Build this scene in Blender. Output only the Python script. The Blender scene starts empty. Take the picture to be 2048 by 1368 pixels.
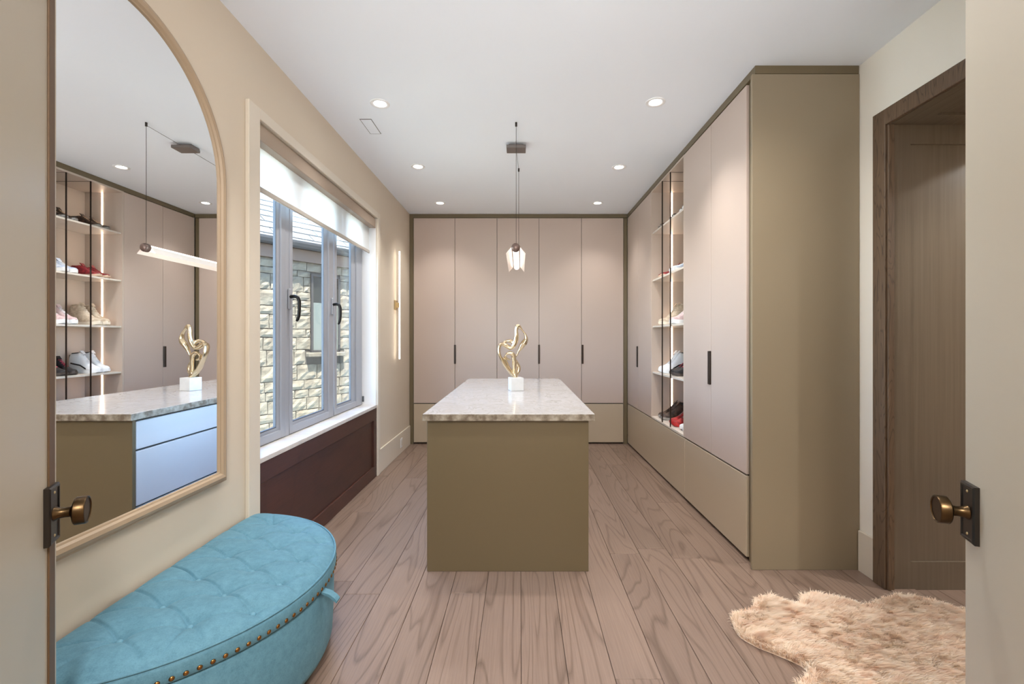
import bpy, bmesh, math, random
import numpy as np
from mathutils import Vector, Matrix
random.seed(7); rng = np.random.default_rng(7)
PI = math.pi
S = bpy.context.scene
COL = S.collection

# ------------------------------------------------------------------ camera, world, sun, exposure
CAMH = 1.376
cam_d = bpy.data.cameras.new('camera'); cam = bpy.data.objects.new('camera', cam_d); COL.objects.link(cam)
cam.location = (0, 0, CAMH); cam.rotation_euler = (PI/2, 0, 0)
cam_d.sensor_width = 36; cam_d.lens = 16.0; cam_d.clip_start = 0.02
cam_d.shift_x = -16/2048; cam_d.shift_y = -7/2048
S.camera = cam

S.view_settings.view_transform = 'Standard'; S.view_settings.look = 'None'
S.view_settings.exposure = 0.42; S.view_settings.gamma = 1.0
S.view_settings.use_curve_mapping = False

w = bpy.data.worlds.new('sky'); S.world = w; w.use_nodes = True
wn = w.node_tree; bg = wn.nodes['Background']
sky = wn.nodes.new('ShaderNodeTexSky'); sky.sky_type = 'HOSEK_WILKIE'
sky.sun_direction = (0.167, -0.244, 0.955); sky.turbidity = 3.0; sky.ground_albedo = 0.4
wn.links.new(sky.outputs[0], bg.inputs[0]); bg.inputs[1].default_value = 46.0

sd = bpy.data.lights.new('sun', 'SUN'); so = bpy.data.objects.new('sun', sd); COL.objects.link(so)
so.location = (4, 2, 9)
so.rotation_euler = Vector((0.167, -0.244, 0.955)).to_track_quat('Z', 'Y').to_euler()
sd.energy = 46.0; sd.angle = 0.009; sd.color = (1, 0.96, 0.9)

fd = bpy.data.lights.new('ceiling_fill', 'SPOT'); fo = bpy.data.objects.new('ceiling_fill', fd); COL.objects.link(fo)
fo.location = (0.0, -0.35, 1.85)     # unseen fill spot added to brighten the ceiling, aimed up from behind the camera
fo.rotation_euler = (Vector((0.0, -0.35, 1.85))-Vector((0.15, 2.3, 3.0))).to_track_quat('Z', 'Y').to_euler()
fd.energy = 200.0; fd.spot_size = math.radians(95); fd.spot_blend = 1.0; fd.shadow_soft_size = 0.45; fd.color = (0.97, 0.985, 1.0)

SPOT_W = 60.0        # each recessed downlight
HALL_FILL_W = 112.0        # fill lamp added in the unseen hallway behind the camera

# ------------------------------------------------------------------ helpers
def lin(c):
    return tuple(((v/255)/12.92 if v/255 <= 0.04045 else (((v/255)+0.055)/1.055)**2.4) for v in c) + (1,)

def pset(b, **k):
    for n, v in k.items():
        b.inputs[n.replace('_', ' ')].default_value = v

def mat(name, rgb, rough=0.5, metal=0.0, var=0.0, scale=8.0, bump=0.0, bscale=60.0, stretch=(1, 1, 1), rgb2=None, **k):
    m = bpy.data.materials.new(name); m.use_nodes = True
    nt = m.node_tree; b = nt.nodes['Principled BSDF']
    b.inputs['Base Color'].default_value = lin(rgb); pset(b, Roughness=rough, Metallic=metal)
    for n, v in k.items(): b.inputs[n.replace('_', ' ')].default_value = v
    if var or rgb2 or bump:
        tc = nt.nodes.new('ShaderNodeTexCoord'); mp = nt.nodes.new('ShaderNodeMapping')
        mp.inputs['Scale'].default_value = stretch
        nt.links.new(tc.outputs['Object'], mp.inputs[0])
    if var or rgb2:
        n = nt.nodes.new('ShaderNodeTexNoise'); n.inputs['Scale'].default_value = scale; n.inputs['Detail'].default_value = 5
        nt.links.new(mp.outputs[0], n.inputs['Vector'])
        r = nt.nodes.new('ShaderNodeValToRGB')
        c2 = rgb2 if rgb2 else tuple(max(0, v*(1-var)) for v in rgb)
        r.color_ramp.elements[0].position = 0.35; r.color_ramp.elements[1].position = 0.65
        r.color_ramp.elements[0].color = lin(c2); r.color_ramp.elements[1].color = lin(rgb)
        nt.links.new(n.outputs['Fac'], r.inputs[0]); nt.links.new(r.outputs[0], b.inputs['Base Color'])
    if bump:
        n2 = nt.nodes.new('ShaderNodeTexNoise'); n2.inputs['Scale'].default_value = bscale; n2.inputs['Detail'].default_value = 6
        nt.links.new(mp.outputs[0], n2.inputs['Vector'])
        bp = nt.nodes.new('ShaderNodeBump'); bp.inputs['Strength'].default_value = bump; bp.inputs['Distance'].default_value = 0.01
        nt.links.new(n2.outputs['Fac'], bp.inputs['Height']); nt.links.new(bp.outputs[0], b.inputs['Normal'])
    return m

def emis(name, rgb, strength):
    m = bpy.data.materials.new(name); m.use_nodes = True
    b = m.node_tree.nodes['Principled BSDF']
    b.inputs['Base Color'].default_value = lin(rgb); b.inputs['Emission Color'].default_value = lin(rgb)
    b.inputs['Emission Strength'].default_value = strength; b.inputs['Roughness'].default_value = 0.4
    return m

def wood(name, c_dark, c_light, axis='Y', scale=9.0, rough=0.45, dist=5.0, along=0.10, randomise=True, spread=0.35, bump=0.08, contrast=1.0):
    """plain-sawn grain: a noise stretched along the board, cut into growth rings, over fine pores"""
    m = bpy.data.materials.new(name); m.use_nodes = True
    nt = m.node_tree; b = nt.nodes['Principled BSDF']; L = nt.links.new
    tc = nt.nodes.new('ShaderNodeTexCoord'); mp = nt.nodes.new('ShaderNodeMapping'); mq = nt.nodes.new('ShaderNodeMapping')
    sc = [1, 1, 1]; sc['XYZ'.index(axis)] = along; mp.inputs['Scale'].default_value = sc
    s2 = [1, 1, 1]; s2['XYZ'.index(axis)] = 0.03; mq.inputs['Scale'].default_value = s2
    oi = nt.nodes.new('ShaderNodeObjectInfo')
    mul = nt.nodes.new('ShaderNodeMath'); mul.operation = 'MULTIPLY'; mul.inputs[1].default_value = 37.0
    L(oi.outputs['Random'], mul.inputs[0])
    add = nt.nodes.new('ShaderNodeVectorMath'); add.operation = 'ADD'
    L(tc.outputs['Object'], mp.inputs[0]); L(mp.outputs[0], add.inputs[0]); L(mul.outputs[0], add.inputs[1])
    L(tc.outputs['Object'], mq.inputs[0])
    field = nt.nodes.new('ShaderNodeTexNoise'); field.inputs['Scale'].default_value = scale; field.inputs['Detail'].default_value = 1.5
    field.inputs['Roughness'].default_value = 0.4; field.inputs['Distortion'].default_value = 0.4
    L(add.outputs[0], field.inputs['Vector'])
    rg = nt.nodes.new('ShaderNodeMath'); rg.operation = 'MULTIPLY'; rg.inputs[1].default_value = dist; L(field.outputs['Fac'], rg.inputs[0])
    fr = nt.nodes.new('ShaderNodeMath'); fr.operation = 'FRACT'; L(rg.outputs[0], fr.inputs[0])
    ring = nt.nodes.new('ShaderNodeValToRGB'); e = ring.color_ramp.elements
    e[0].position = 0.0; e[0].color = (0.3, 0.3, 0.3, 1); e[1].position = 1.0; e[1].color = (0.1, 0.1, 0.1, 1)
    q = e.new(0.12); q.color = (0.85, 0.85, 0.85, 1); q = e.new(0.80); q.color = (0.8, 0.8, 0.8, 1)
    L(fr.outputs[0], ring.inputs[0])
    n = nt.nodes.new('ShaderNodeTexNoise'); n.inputs['Scale'].default_value = 140; n.inputs['Detail'].default_value = 4
    L(mq.outputs[0], n.inputs['Vector'])
    big = nt.nodes.new('ShaderNodeTexNoise'); big.inputs['Scale'].default_value = 2.2; big.inputs['Detail'].default_value = 3
    L(add.outputs[0], big.inputs['Vector'])
    m1 = nt.nodes.new('ShaderNodeMath'); m1.operation = 'MULTIPLY'; m1.inputs[1].default_value = 0.45*contrast; L(ring.outputs[0], m1.inputs[0])
    m2 = nt.nodes.new('ShaderNodeMath'); m2.operation = 'MULTIPLY_ADD'; m2.inputs[1].default_value = 0.45; L(n.outputs['Fac'], m2.inputs[0]); L(m1.outputs[0], m2.inputs[2])
    mx = nt.nodes.new('ShaderNodeMath'); mx.operation = 'MULTIPLY_ADD'; mx.inputs[1].default_value = 0.5; L(big.outputs['Fac'], mx.inputs[0]); L(m2.outputs[0], mx.inputs[2])
    r = nt.nodes.new('ShaderNodeValToRGB')
    r.color_ramp.elements[0].position = 0.35; r.color_ramp.elements[0].color = lin(c_dark)
    r.color_ramp.elements[1].position = 0.95; r.color_ramp.elements[1].color = lin(c_light)
    L(mx.outputs[0], r.inputs[0])
    hs = nt.nodes.new('ShaderNodeHueSaturation')
    mr = nt.nodes.new('ShaderNodeMapRange'); mr.inputs['To Min'].default_value = 1-spread/2; mr.inputs['To Max'].default_value = 1+spread/2
    L(oi.outputs['Random'], mr.inputs[0])
    if randomise: L(mr.outputs[0], hs.inputs['Value'])
    L(r.outputs[0], hs.inputs['Color']); L(hs.outputs[0], b.inputs['Base Color'])
    b.inputs['Roughness'].default_value = rough
    bp = nt.nodes.new('ShaderNodeBump'); bp.inputs['Strength'].default_value = bump; bp.inputs['Distance'].default_value = 0.004
    L(mx.outputs[0], bp.inputs['Height']); L(bp.outputs[0], b.inputs['Normal'])
    return m

def nm(o, **k):
    for a, v in k.items(): o[a] = v
    return o

def tag(o, label=None, category=None, group=None, kind=None):
    if label: o['label'] = label
    if category: o['category'] = category
    if group: o['group'] = group
    if kind: o['kind'] = kind
    return o

def thing(name, label, cat, loc=(0, 0, 0), rotz=0.0, group=None, kind=None):
    o = bpy.data.objects.new(name, None); COL.objects.link(o)
    o.empty_display_size = 0.1; o.location = loc; o.rotation_euler = (0, 0, rotz)
    return tag(o, label, cat, group, kind)

def obj(name, bm, m, parent=None, smooth=False, loc=None, label=None):
    me = bpy.data.meshes.new(name)
    if isinstance(bm, bmesh.types.BMesh):
        bmesh.ops.recalc_face_normals(bm, faces=bm.faces)
        bm.to_mesh(me); bm.free()
    else:
        me.from_pydata(*bm); me.update()
    for mm in (m if isinstance(m, (list, tuple)) else [m]): me.materials.append(mm)
    if smooth: me.polygons.foreach_set('use_smooth', [True]*len(me.polygons))
    o = bpy.data.objects.new(name, me); COL.objects.link(o)
    if parent: o.parent = parent
    if loc: o.location = loc
    if label: o['label'] = label
    return o

def link_copy(name, me, parent=None, loc=(0, 0, 0), rot=(0, 0, 0)):
    o = bpy.data.objects.new(name, me); COL.objects.link(o); o.parent = parent
    o.location = loc; o.rotation_euler = rot
    return o

def box(bm, x0, x1, y0, y1, z0, z1, bev=0.0, seg=1, mi=0):
    c = ((x0+x1)/2, (y0+y1)/2, (z0+z1)/2)
    M = Matrix.Translation(c) @ Matrix.Diagonal((abs(x1-x0), abs(y1-y0), abs(z1-z0), 1))
    r = bmesh.ops.create_cube(bm, size=1, matrix=M)
    fs = set(f for v in r['verts'] for f in v.link_faces)
    if mi:
        for f in fs: f.material_index = mi
    if bev > 0:
        es = list(set(e for v in r['verts'] for e in v.link_edges))
        bmesh.ops.bevel(bm, geom=es, offset=bev, segments=seg, affect='EDGES', profile=0.5)
    return bm

def bx(*a, **k):
    bm = bmesh.new(); return box(bm, *a, **k)

def cyl(bm, p0, p1, r0, r1=None, seg=16, caps=True):
    r1 = r0 if r1 is None else r1
    p0 = Vector(p0); p1 = Vector(p1); d = p1-p0
    M = Matrix.Translation((p0+p1)/2) @ d.to_track_quat('Z', 'Y').to_matrix().to_4x4()
    bmesh.ops.create_cone(bm, cap_ends=caps, segments=seg, radius1=r0, radius2=r1, depth=d.length, matrix=M)
    return bm

def lathe(bm, prof, axis_o=(0, 0, 0), rot=None, seg=24):
    """prof: (radius, height) pairs revolved about local Z"""
    R = (rot or Matrix.Identity(3)).to_4x4(); T = Matrix.Translation(axis_o) @ R
    rings = []
    for r, z in prof:
        if r < 1e-6:
            rings.append([bm.verts.new(T @ Vector((0, 0, z)))])
        else:
            rings.append([bm.verts.new(T @ Vector((r*math.cos(2*PI*i/seg), r*math.sin(2*PI*i/seg), z))) for i in range(seg)])
    for a, b in zip(rings, rings[1:]):
        for i in range(seg):
            j = (i+1) % seg
            if len(a) == 1 and len(b) == 1: continue
            if len(a) == 1: bm.faces.new((a[0], b[i], b[j]))
            elif len(b) == 1: bm.faces.new((a[i], a[j], b[0]))
            else: bm.faces.new((a[i], a[j], b[j], b[i]))
    return bm

def loft(bm, rings, closed_ring=True, cap=True):
    vs = [[bm.verts.new(p) for p in r] for r in rings]
    n = len(vs[0])
    for a, b in zip(vs, vs[1:]):
        for i in range(n if closed_ring else n-1):
            j = (i+1) % n
            bm.faces.new((a[i], a[j], b[j], b[i]))
    if cap:
        bm.faces.new(vs[0][::-1]); bm.faces.new(vs[-1])
    return bm

def px(x, y, Y=None, h=None):
    """point of the reference frame at depth Y or at height h"""
    if Y is None: Y = (CAMH-h)*910/(y-677)
    return Vector(((x-1040)*Y/910, Y, CAMH-(y-677)*Y/910))

# ------------------------------------------------------------------ materials
M_wall = mat('wall_paint', (214, 200, 180), 0.6, bump=0.02, bscale=400)
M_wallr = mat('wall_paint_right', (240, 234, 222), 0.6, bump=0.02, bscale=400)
M_ceil = mat('ceiling_paint', (240, 245, 252), 0.8)
M_trim = mat('trim_paint', (218, 207, 190), 0.4)
M_white = mat('white_paint', (238, 238, 238), 0.4)
M_door = mat('door_paint', (190, 181, 164), 0.32)
M_front = mat('taupe_lacquer', (190, 172, 160), 0.38)
M_olive = mat('olive_lacquer', (106, 93, 69), 0.38)
M_isld_daylit = mat('island_drawer_daylit', (208, 204, 200), 0.38)  # drawer fronts made paler: window daylight put into the base colour
M_endp = mat('end_panel_lacquer', (140, 126, 104), 0.38)
M_drawer = mat('drawer_lacquer', (180, 164, 142), 0.38)
M_carc = mat('cabinet_carcass', (66, 57, 47), 0.7)
M_shelfin = mat('shelf_interior', (192, 176, 162), 0.45)
M_shelf = mat('shelf_board', (214, 204, 192), 0.4)
M_dark = mat('dark_bronze', (54, 43, 36), 0.35, 0.6)
M_black = mat('blackened_metal', (30, 27, 25), 0.35, 0.7)
M_bronze = mat('brushed_bronze', (78, 61, 41), 0.33, 1.0)
M_strip = mat('bronze_edge_strip', (104, 80, 56), 0.5, 0.2)
M_plate = mat('dark_plate', (70, 66, 63), 0.3, 0.9)
M_brass = mat('satin_brass', (200, 180, 140), 0.3, 1.0)
M_gold = mat('champagne_gold', (220, 203, 172), 0.2, 1.0)
M_champ = mat('champagne_frame', (172, 150, 124), 0.42, 0.0)
M_alu = mat('grey_aluminium', (162, 165, 172), 0.35, 0.1)
M_seal = mat('rubber_seal', (84, 87, 93), 0.6)
M_sill = mat('stone_sill', (222, 216, 210), 0.35, var=0.06, scale=12)
M_cass = mat('taupe_cassette', (168, 150, 132), 0.5)
M_hem = mat('hem_bar', (176, 168, 158), 0.5)
M_nail = mat('brass_nail', (150, 108, 62), 0.3, 1.0)
M_led = emis('led_light', (255, 224, 196), 12.0)
M_lamp = emis('lamp_light', (255, 240, 226), 2.2)
M_down = emis('downlight_lens', (255, 250, 242), 14.0)
M_sconce = emis('sconce_light', (255, 244, 228), 5.0)
M_mirror = mat('mirror_silver', (244, 245, 246), 0.0, 1.0)
M_floorbase = mat('subfloor', (70, 54, 44), 0.8)
M_plank = wood('oak_plank', (92, 73, 61), (140, 118, 104), axis='Y', scale=4.5, dist=16, along=0.10, rough=0.36, spread=0.15, bump=0.10)
M_walnut = wood('dark_stained_panel', (50, 27, 21), (92, 54, 42), axis='Y', scale=3, dist=4, along=0.5, rough=0.4, randomise=False, bump=0.02, contrast=0.3)
M_casing = wood('brown_oak_casing', (56, 43, 33), (112, 90, 70), axis='Z', scale=22, dist=9, along=0.12, rough=0.5, randomise=False, bump=0.2)
M_jamb = mat('brown_lacquered_panel', (116, 103, 88), 0.24, var=0.06, scale=3, stretch=(30, 1, 0.6))

def quartz():
    m = bpy.data.materials.new('veined_quartz'); m.use_nodes = True
    nt = m.node_tree; b = nt.nodes['Principled BSDF']; L = nt.links.new
    tc = nt.nodes.new('ShaderNodeTexCoord')
    n1 = nt.nodes.new('ShaderNodeTexNoise'); n1.inputs['Scale'].default_value = 3.2; n1.inputs['Detail'].default_value = 8
    n1.inputs['Distortion'].default_value = 1.8
    L(tc.outputs['Object'], n1.inputs['Vector'])
    r = nt.nodes.new('ShaderNodeValToRGB'); e = r.color_ramp.elements
    e[0].position = 0.30; e[0].color = lin((182, 178, 175)); e[1].position = 0.75; e[1].color = lin((190, 183, 178))
    for p, c in ((0.44, (188, 184, 181)), (0.485, (192, 188, 185)), (0.50, (168, 162, 157)), (0.515, (190, 186, 183)), (0.6, (182, 177, 173))):
        q = e.new(p); q.color = lin(c)
    L(n1.outputs['Fac'], r.inputs[0])
    n2 = nt.nodes.new('ShaderNodeTexNoise'); n2.inputs['Scale'].default_value = 16; n2.inputs['Detail'].default_value = 6; n2.inputs['Distortion'].default_value = 2.5
    L(tc.outputs['Object'], n2.inputs['Vector'])
    r2 = nt.nodes.new('ShaderNodeValToRGB')
    r2.color_ramp.elements[0].position = 0.36; r2.color_ramp.elements[0].color = lin((150, 138, 126)); r2.color_ramp.elements[1].position = 0.5; r2.color_ramp.elements[1].color = (1, 1, 1, 1)
    L(n2.outputs['Fac'], r2.inputs[0])
    mx = nt.nodes.new('ShaderNodeMixRGB'); mx.blend_type = 'MULTIPLY'; mx.inputs[0].default_value = 0.12
    L(r.outputs[0], mx.inputs[1]); L(r2.outputs[0], mx.inputs[2]); L(mx.outputs[0], b.inputs['Base Color'])
    b.inputs['Roughness'].default_value = 0.14
    return m
M_quartz = quartz()

def quartz_edge():
    return mat('quartz_polished_edge', (168, 160, 146), 0.25, rgb2=(112, 100, 86), scale=24)
M_qedge = quartz_edge()

def glass():
    m = bpy.data.materials.new('window_glass'); m.use_nodes = True
    nt = m.node_tree; nt.nodes.remove(nt.nodes['Principled BSDF']); out = nt.nodes['Material Output']
    t = nt.nodes.new('ShaderNodeBsdfTransparent'); t.inputs[0].default_value = (0.96, 0.98, 0.97, 1)
    g = nt.nodes.new('ShaderNodeBsdfGlossy'); g.inputs['Roughness'].default_value = 0.0
    lw = nt.nodes.new('ShaderNodeLayerWeight'); lw.inputs[0].default_value = 0.5
    pw = nt.nodes.new('ShaderNodeMath'); pw.operation = 'POWER'; pw.inputs[1].default_value = 5.0
    f = nt.nodes.new('ShaderNodeMath'); f.operation = 'MULTIPLY_ADD'; f.inputs[1].default_value = 0.7; f.inputs[2].default_value = 0.03
    nt.links.new(lw.outputs['Facing'], pw.inputs[0]); nt.links.new(pw.outputs[0], f.inputs[0])
    mx = nt.nodes.new('ShaderNodeMixShader')
    nt.links.new(f.outputs[0], mx.inputs[0]); nt.links.new(t.outputs[0], mx.inputs[1]); nt.links.new(g.outputs[0], mx.inputs[2])
    nt.links.new(mx.outputs[0], out.inputs[0])
    return m
M_glass = glass()

def blind():
    m = bpy.data.materials.new('shade_fabric'); m.use_nodes = True
    nt = m.node_tree; nt.nodes.remove(nt.nodes['Principled BSDF']); out = nt.nodes['Material Output']
    d = nt.nodes.new('ShaderNodeBsdfDiffuse'); d.inputs[0].default_value = lin((240, 240, 238))
    t = nt.nodes.new('ShaderNodeBsdfTranslucent'); t.inputs[0].default_value = lin((244, 244, 242))
    mx = nt.nodes.new('ShaderNodeMixShader'); mx.inputs[0].default_value = 0.5
    nt.links.new(d.outputs[0], mx.inputs[1]); nt.links.new(t.outputs[0], mx.inputs[2]); nt.links.new(mx.outputs[0], out.inputs[0])
    return m
M_blind = blind()

def frosted():
    m = bpy.data.materials.new('edge_lit_acrylic'); m.use_nodes = True
    b = m.node_tree.nodes['Principled BSDF']
    b.inputs['Base Color'].default_value = lin((226, 212, 202)); b.inputs['Roughness'].default_value = 0.3
    b.inputs['Emission Color'].default_value = lin((255, 236, 222)); b.inputs['Emission Strength'].default_value = 0.12
    return m
M_acryl = frosted()

def velvet():
    m = bpy.data.materials.new('teal_velvet'); m.use_nodes = True
    nt = m.node_tree; b = nt.nodes['Principled BSDF']; L = nt.links.new
    tc = nt.nodes.new('ShaderNodeTexCoord')
    n = nt.nodes.new('ShaderNodeTexNoise'); n.inputs['Scale'].default_value = 40; n.inputs['Detail'].default_value = 8; n.inputs['Roughness'].default_value = 0.7
    L(tc.outputs['Object'], n.inputs['Vector'])
    n3 = nt.nodes.new('ShaderNodeTexNoise'); n3.inputs['Scale'].default_value = 260; n3.inputs['Detail'].default_value = 3
    L(tc.outputs['Object'], n3.inputs['Vector'])
    ad = nt.nodes.new('ShaderNodeMath'); ad.operation = 'MULTIPLY_ADD'; ad.inputs[1].default_value = 0.5
    L(n3.outputs['Fac'], ad.inputs[0]); L(n.outputs['Fac'], ad.inputs[2])
    r = nt.nodes.new('ShaderNodeValToRGB')
    r.color_ramp.elements[0].position = 0.40; r.color_ramp.elements[0].color = lin((68, 112, 130))
    r.color_ramp.elements[1].position = 1.05; r.color_ramp.elements[1].color = lin((98, 144, 163))
    L(ad.outputs[0], r.inputs[0]); L(r.outputs[0], b.inputs['Base Color'])
    b.inputs['Roughness'].default_value = 0.75
    b.inputs['Sheen Weight'].default_value = 0.15; b.inputs['Sheen Roughness'].default_value = 0.4
    b.inputs['Sheen Tint'].default_value = lin((170, 215, 225))
    bp = nt.nodes.new('ShaderNodeBump'); bp.inputs['Strength'].default_value = 0.15; bp.inputs['Distance'].default_value = 0.002
    L(n3.outputs['Fac'], bp.inputs['Height']); L(bp.outputs[0], b.inputs['Normal'])
    return m
M_velvet = velvet()
M_button = mat('teal_button', (100, 146, 164), 0.65)

def fur():
    m = bpy.data.materials.new('faux_fur'); m.use_nodes = True
    nt = m.node_tree; b = nt.nodes['Principled BSDF']; L = nt.links.new
    tc = nt.nodes.new('ShaderNodeTexCoord'); mp = nt.nodes.new('ShaderNodeMapping'); mp.inputs['Scale'].default_value = (9, 24, 0.5)
    mp.inputs['Rotation'].default_value = (0, 0, 0.25)
    L(tc.outputs['Object'], mp.inputs[0])
    n = nt.nodes.new('ShaderNodeTexNoise'); n.inputs['Scale'].default_value = 1.0; n.inputs['Detail'].default_value = 6
    L(mp.outputs[0], n.inputs['Vector'])
    r = nt.nodes.new('ShaderNodeValToRGB'); e = r.color_ramp.elements
    e[0].position = 0.30; e[0].color = lin((236, 206, 180)); e[1].position = 0.60; e[1].color = lin((252, 238, 220))
    q = e.new(0.42); q.color = lin((247, 226, 204))
    L(n.outputs['Fac'], r.inputs[0]); L(r.outputs[0], b.inputs['Base Color'])
    b.inputs['Roughness'].default_value = 0.7
    tr = nt.nodes.new('ShaderNodeBsdfTranslucent'); L(r.outputs[0], tr.inputs[0])
    ms = nt.nodes.new('ShaderNodeMixShader'); ms.inputs[0].default_value = 0.4
    L(b.outputs[0], ms.inputs[1]); L(tr.outputs[0], ms.inputs[2]); L(ms.outputs[0], nt.nodes['Material Output'].inputs[0])
    return m
M_fur = fur()

M_stone = mat('ledge_stone', (92, 85, 73), 0.85, rgb2=(62, 54, 43), scale=7, bump=0.7, bscale=16)
M_mortar = mat('stone_mortar', (44, 39, 33), 0.9)
M_slate = mat('roof_slate', (62, 65, 67), 0.6, var=0.3, scale=3, bump=0.2, bscale=20)
M_gutter = mat('gutter_metal', (34, 32, 31), 0.5, 0.1)
M_frieze = mat('frieze_board', (74, 57, 46), 0.6)
M_ground = mat('garden_ground', (120, 118, 104), 0.9, var=0.3, scale=2)

# ------------------------------------------------------------------ room shell
CH = 3.0; XL = -1.441; XR = 2.02; YB = 6.56; YF = 0.42
WZ0, WZ1, WH0, WH1 = 2.488, 4.553, 0.69, 2.575      # window opening in the left wall (depth and height)

fl = tag(obj('floor', bx(-1.646, 4.4, -2.6, YB+0.1, -0.15, -0.018), M_floorbase), 'brown oak plank floor of the dressing room', 'floor', kind='structure')
PW = 0.19
pl_meshes = {}
def plank_mesh(L):
    k = round(L, 3)
    if k not in pl_meshes:
        bm = bx(-PW/2+0.0009, PW/2-0.0009, -L/2+0.0009, L/2-0.0009, -0.018, 0.0, bev=0.0016)
        me = bpy.data.meshes.new('floor_plank'); bm.to_mesh(me); bm.free(); me.materials.append(M_plank); pl_meshes[k] = me
    return pl_meshes[k]
LENS = (1.9, 2.3, 2.1, 2.7)
for i in range(-8, 18):
    x = 0.005 + i*PW + PW/2
    if x > 3.2 or x < XL-0.13: continue
    y = -2.3 + ((i*0.77) % 1.6) - 1.6
    y_end = YB if x < XR else 3.2
    while y < y_end:
        L = LENS[(i*7 + int((y+9)*3)) % 4]
        if x < XR + 0.05:
            y1 = min(y+L, y_end)
        else:
            if y+L < 0.6: y += L; continue
            y1 = min(y+L, y_end)
        y0 = max(y, -2.4)
        if y1-y0 > 0.15:
            link_copy('floor_plank', plank_mesh(y1-y0), fl, (x, (y0+y1)/2, 0))
        y += L

tag(obj('ceiling', bx(-1.646, 4.4, -2.6, YB+0.1, CH, CH+0.2), M_ceil), 'flat white painted ceiling with recessed lights', 'ceiling', kind='structure')

bm = bmesh.new()
XO = XL-0.205
for a in ((XO, XL, -2.6, WZ0, 0, CH), (XO, XL, WZ1, YB, 0, CH), (XO, XL-0.032, WZ0, WZ1, 0, WH0-0.04), (XO, XL, WZ0, WZ1, WH1, CH)):
    box(bm, *a)
tag(obj('wall_left', bm, M_wall), 'beige painted wall with the window and arched mirror', 'wall', kind='structure')
DY0, DY1, DH = 1.42, 2.49, 2.545      # cased opening in the right wall
bm = bmesh.new()
for a in ((XR, XR+0.14, -2.6, DY0-0.031, 0, CH), (XR, XR+0.14, DY1+0.031, YB, 0, CH), (XR, XR+0.14, DY0-0.031, DY1+0.031, DH+0.031, CH)):
    box(bm, *a)
tag(obj('wall_right', bm, M_wallr), 'pale cream wall around the brown cased doorway', 'wall', kind='structure')
tag(obj('wall_back', bx(XO, XR+0.14, YB, YB+0.1, 0, CH), M_wall), 'beige wall behind the far wardrobes', 'wall', kind='structure')
HX = 0.83
bm = bmesh.new()
for a in ((XL, -HX, YF-0.16, YF, 0, CH), (HX, XR, YF-0.16, YF, 0, CH), (-HX, HX, YF-0.16, YF, 2.9, CH)):
    box(bm, *a)
tag(obj('wall_front', bm, M_wall), 'beige wall holding the double doorway beside the camera', 'wall', kind='structure')
tag(obj('wall_hall', bx(XO, XR+0.14, -2.6, -2.5, 0, CH), M_wall), 'beige end wall of the hallway behind the camera', 'wall', kind='structure')

# baseboards
def board(name, label, x0, x1, y0, y1, h=0.245):
    bm = bx(x0, x1, y0, y1, 0.0, h, bev=0.003)
    return tag(obj(name, bm, M_trim), label, 'baseboard', kind='structure')
board('baseboard_left', 'tall cream baseboard with an outlet beside the dark window panel', XL, XL+0.016, WZ1+0.07, 5.915)
board('baseboard_left.001', 'tall cream baseboard behind the blue ottoman under the mirror', XL, XL+0.016, YF, WZ0-0.11)
board('baseboard_right', 'short cream baseboard between wardrobe end and brown doorway', XR-0.016, XR, 2.583, 2.70, 0.24)

# outlet
t = thing('wall_outlet', 'small white outlet set in the tall cream baseboard by the far wardrobes', 'outlet', (XL+0.016, 5.46, 0.125))
obj('cover_plate', bx(0, 0.005, -0.04, 0.04, -0.055, 0.055, bev=0.002), M_white, t)
bm = bmesh.new(); box(bm, 0.005, 0.008, -0.017, 0.017, -0.034, 0.034, bev=0.001)
obj('socket_face', bm, M_trim, t)

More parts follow.
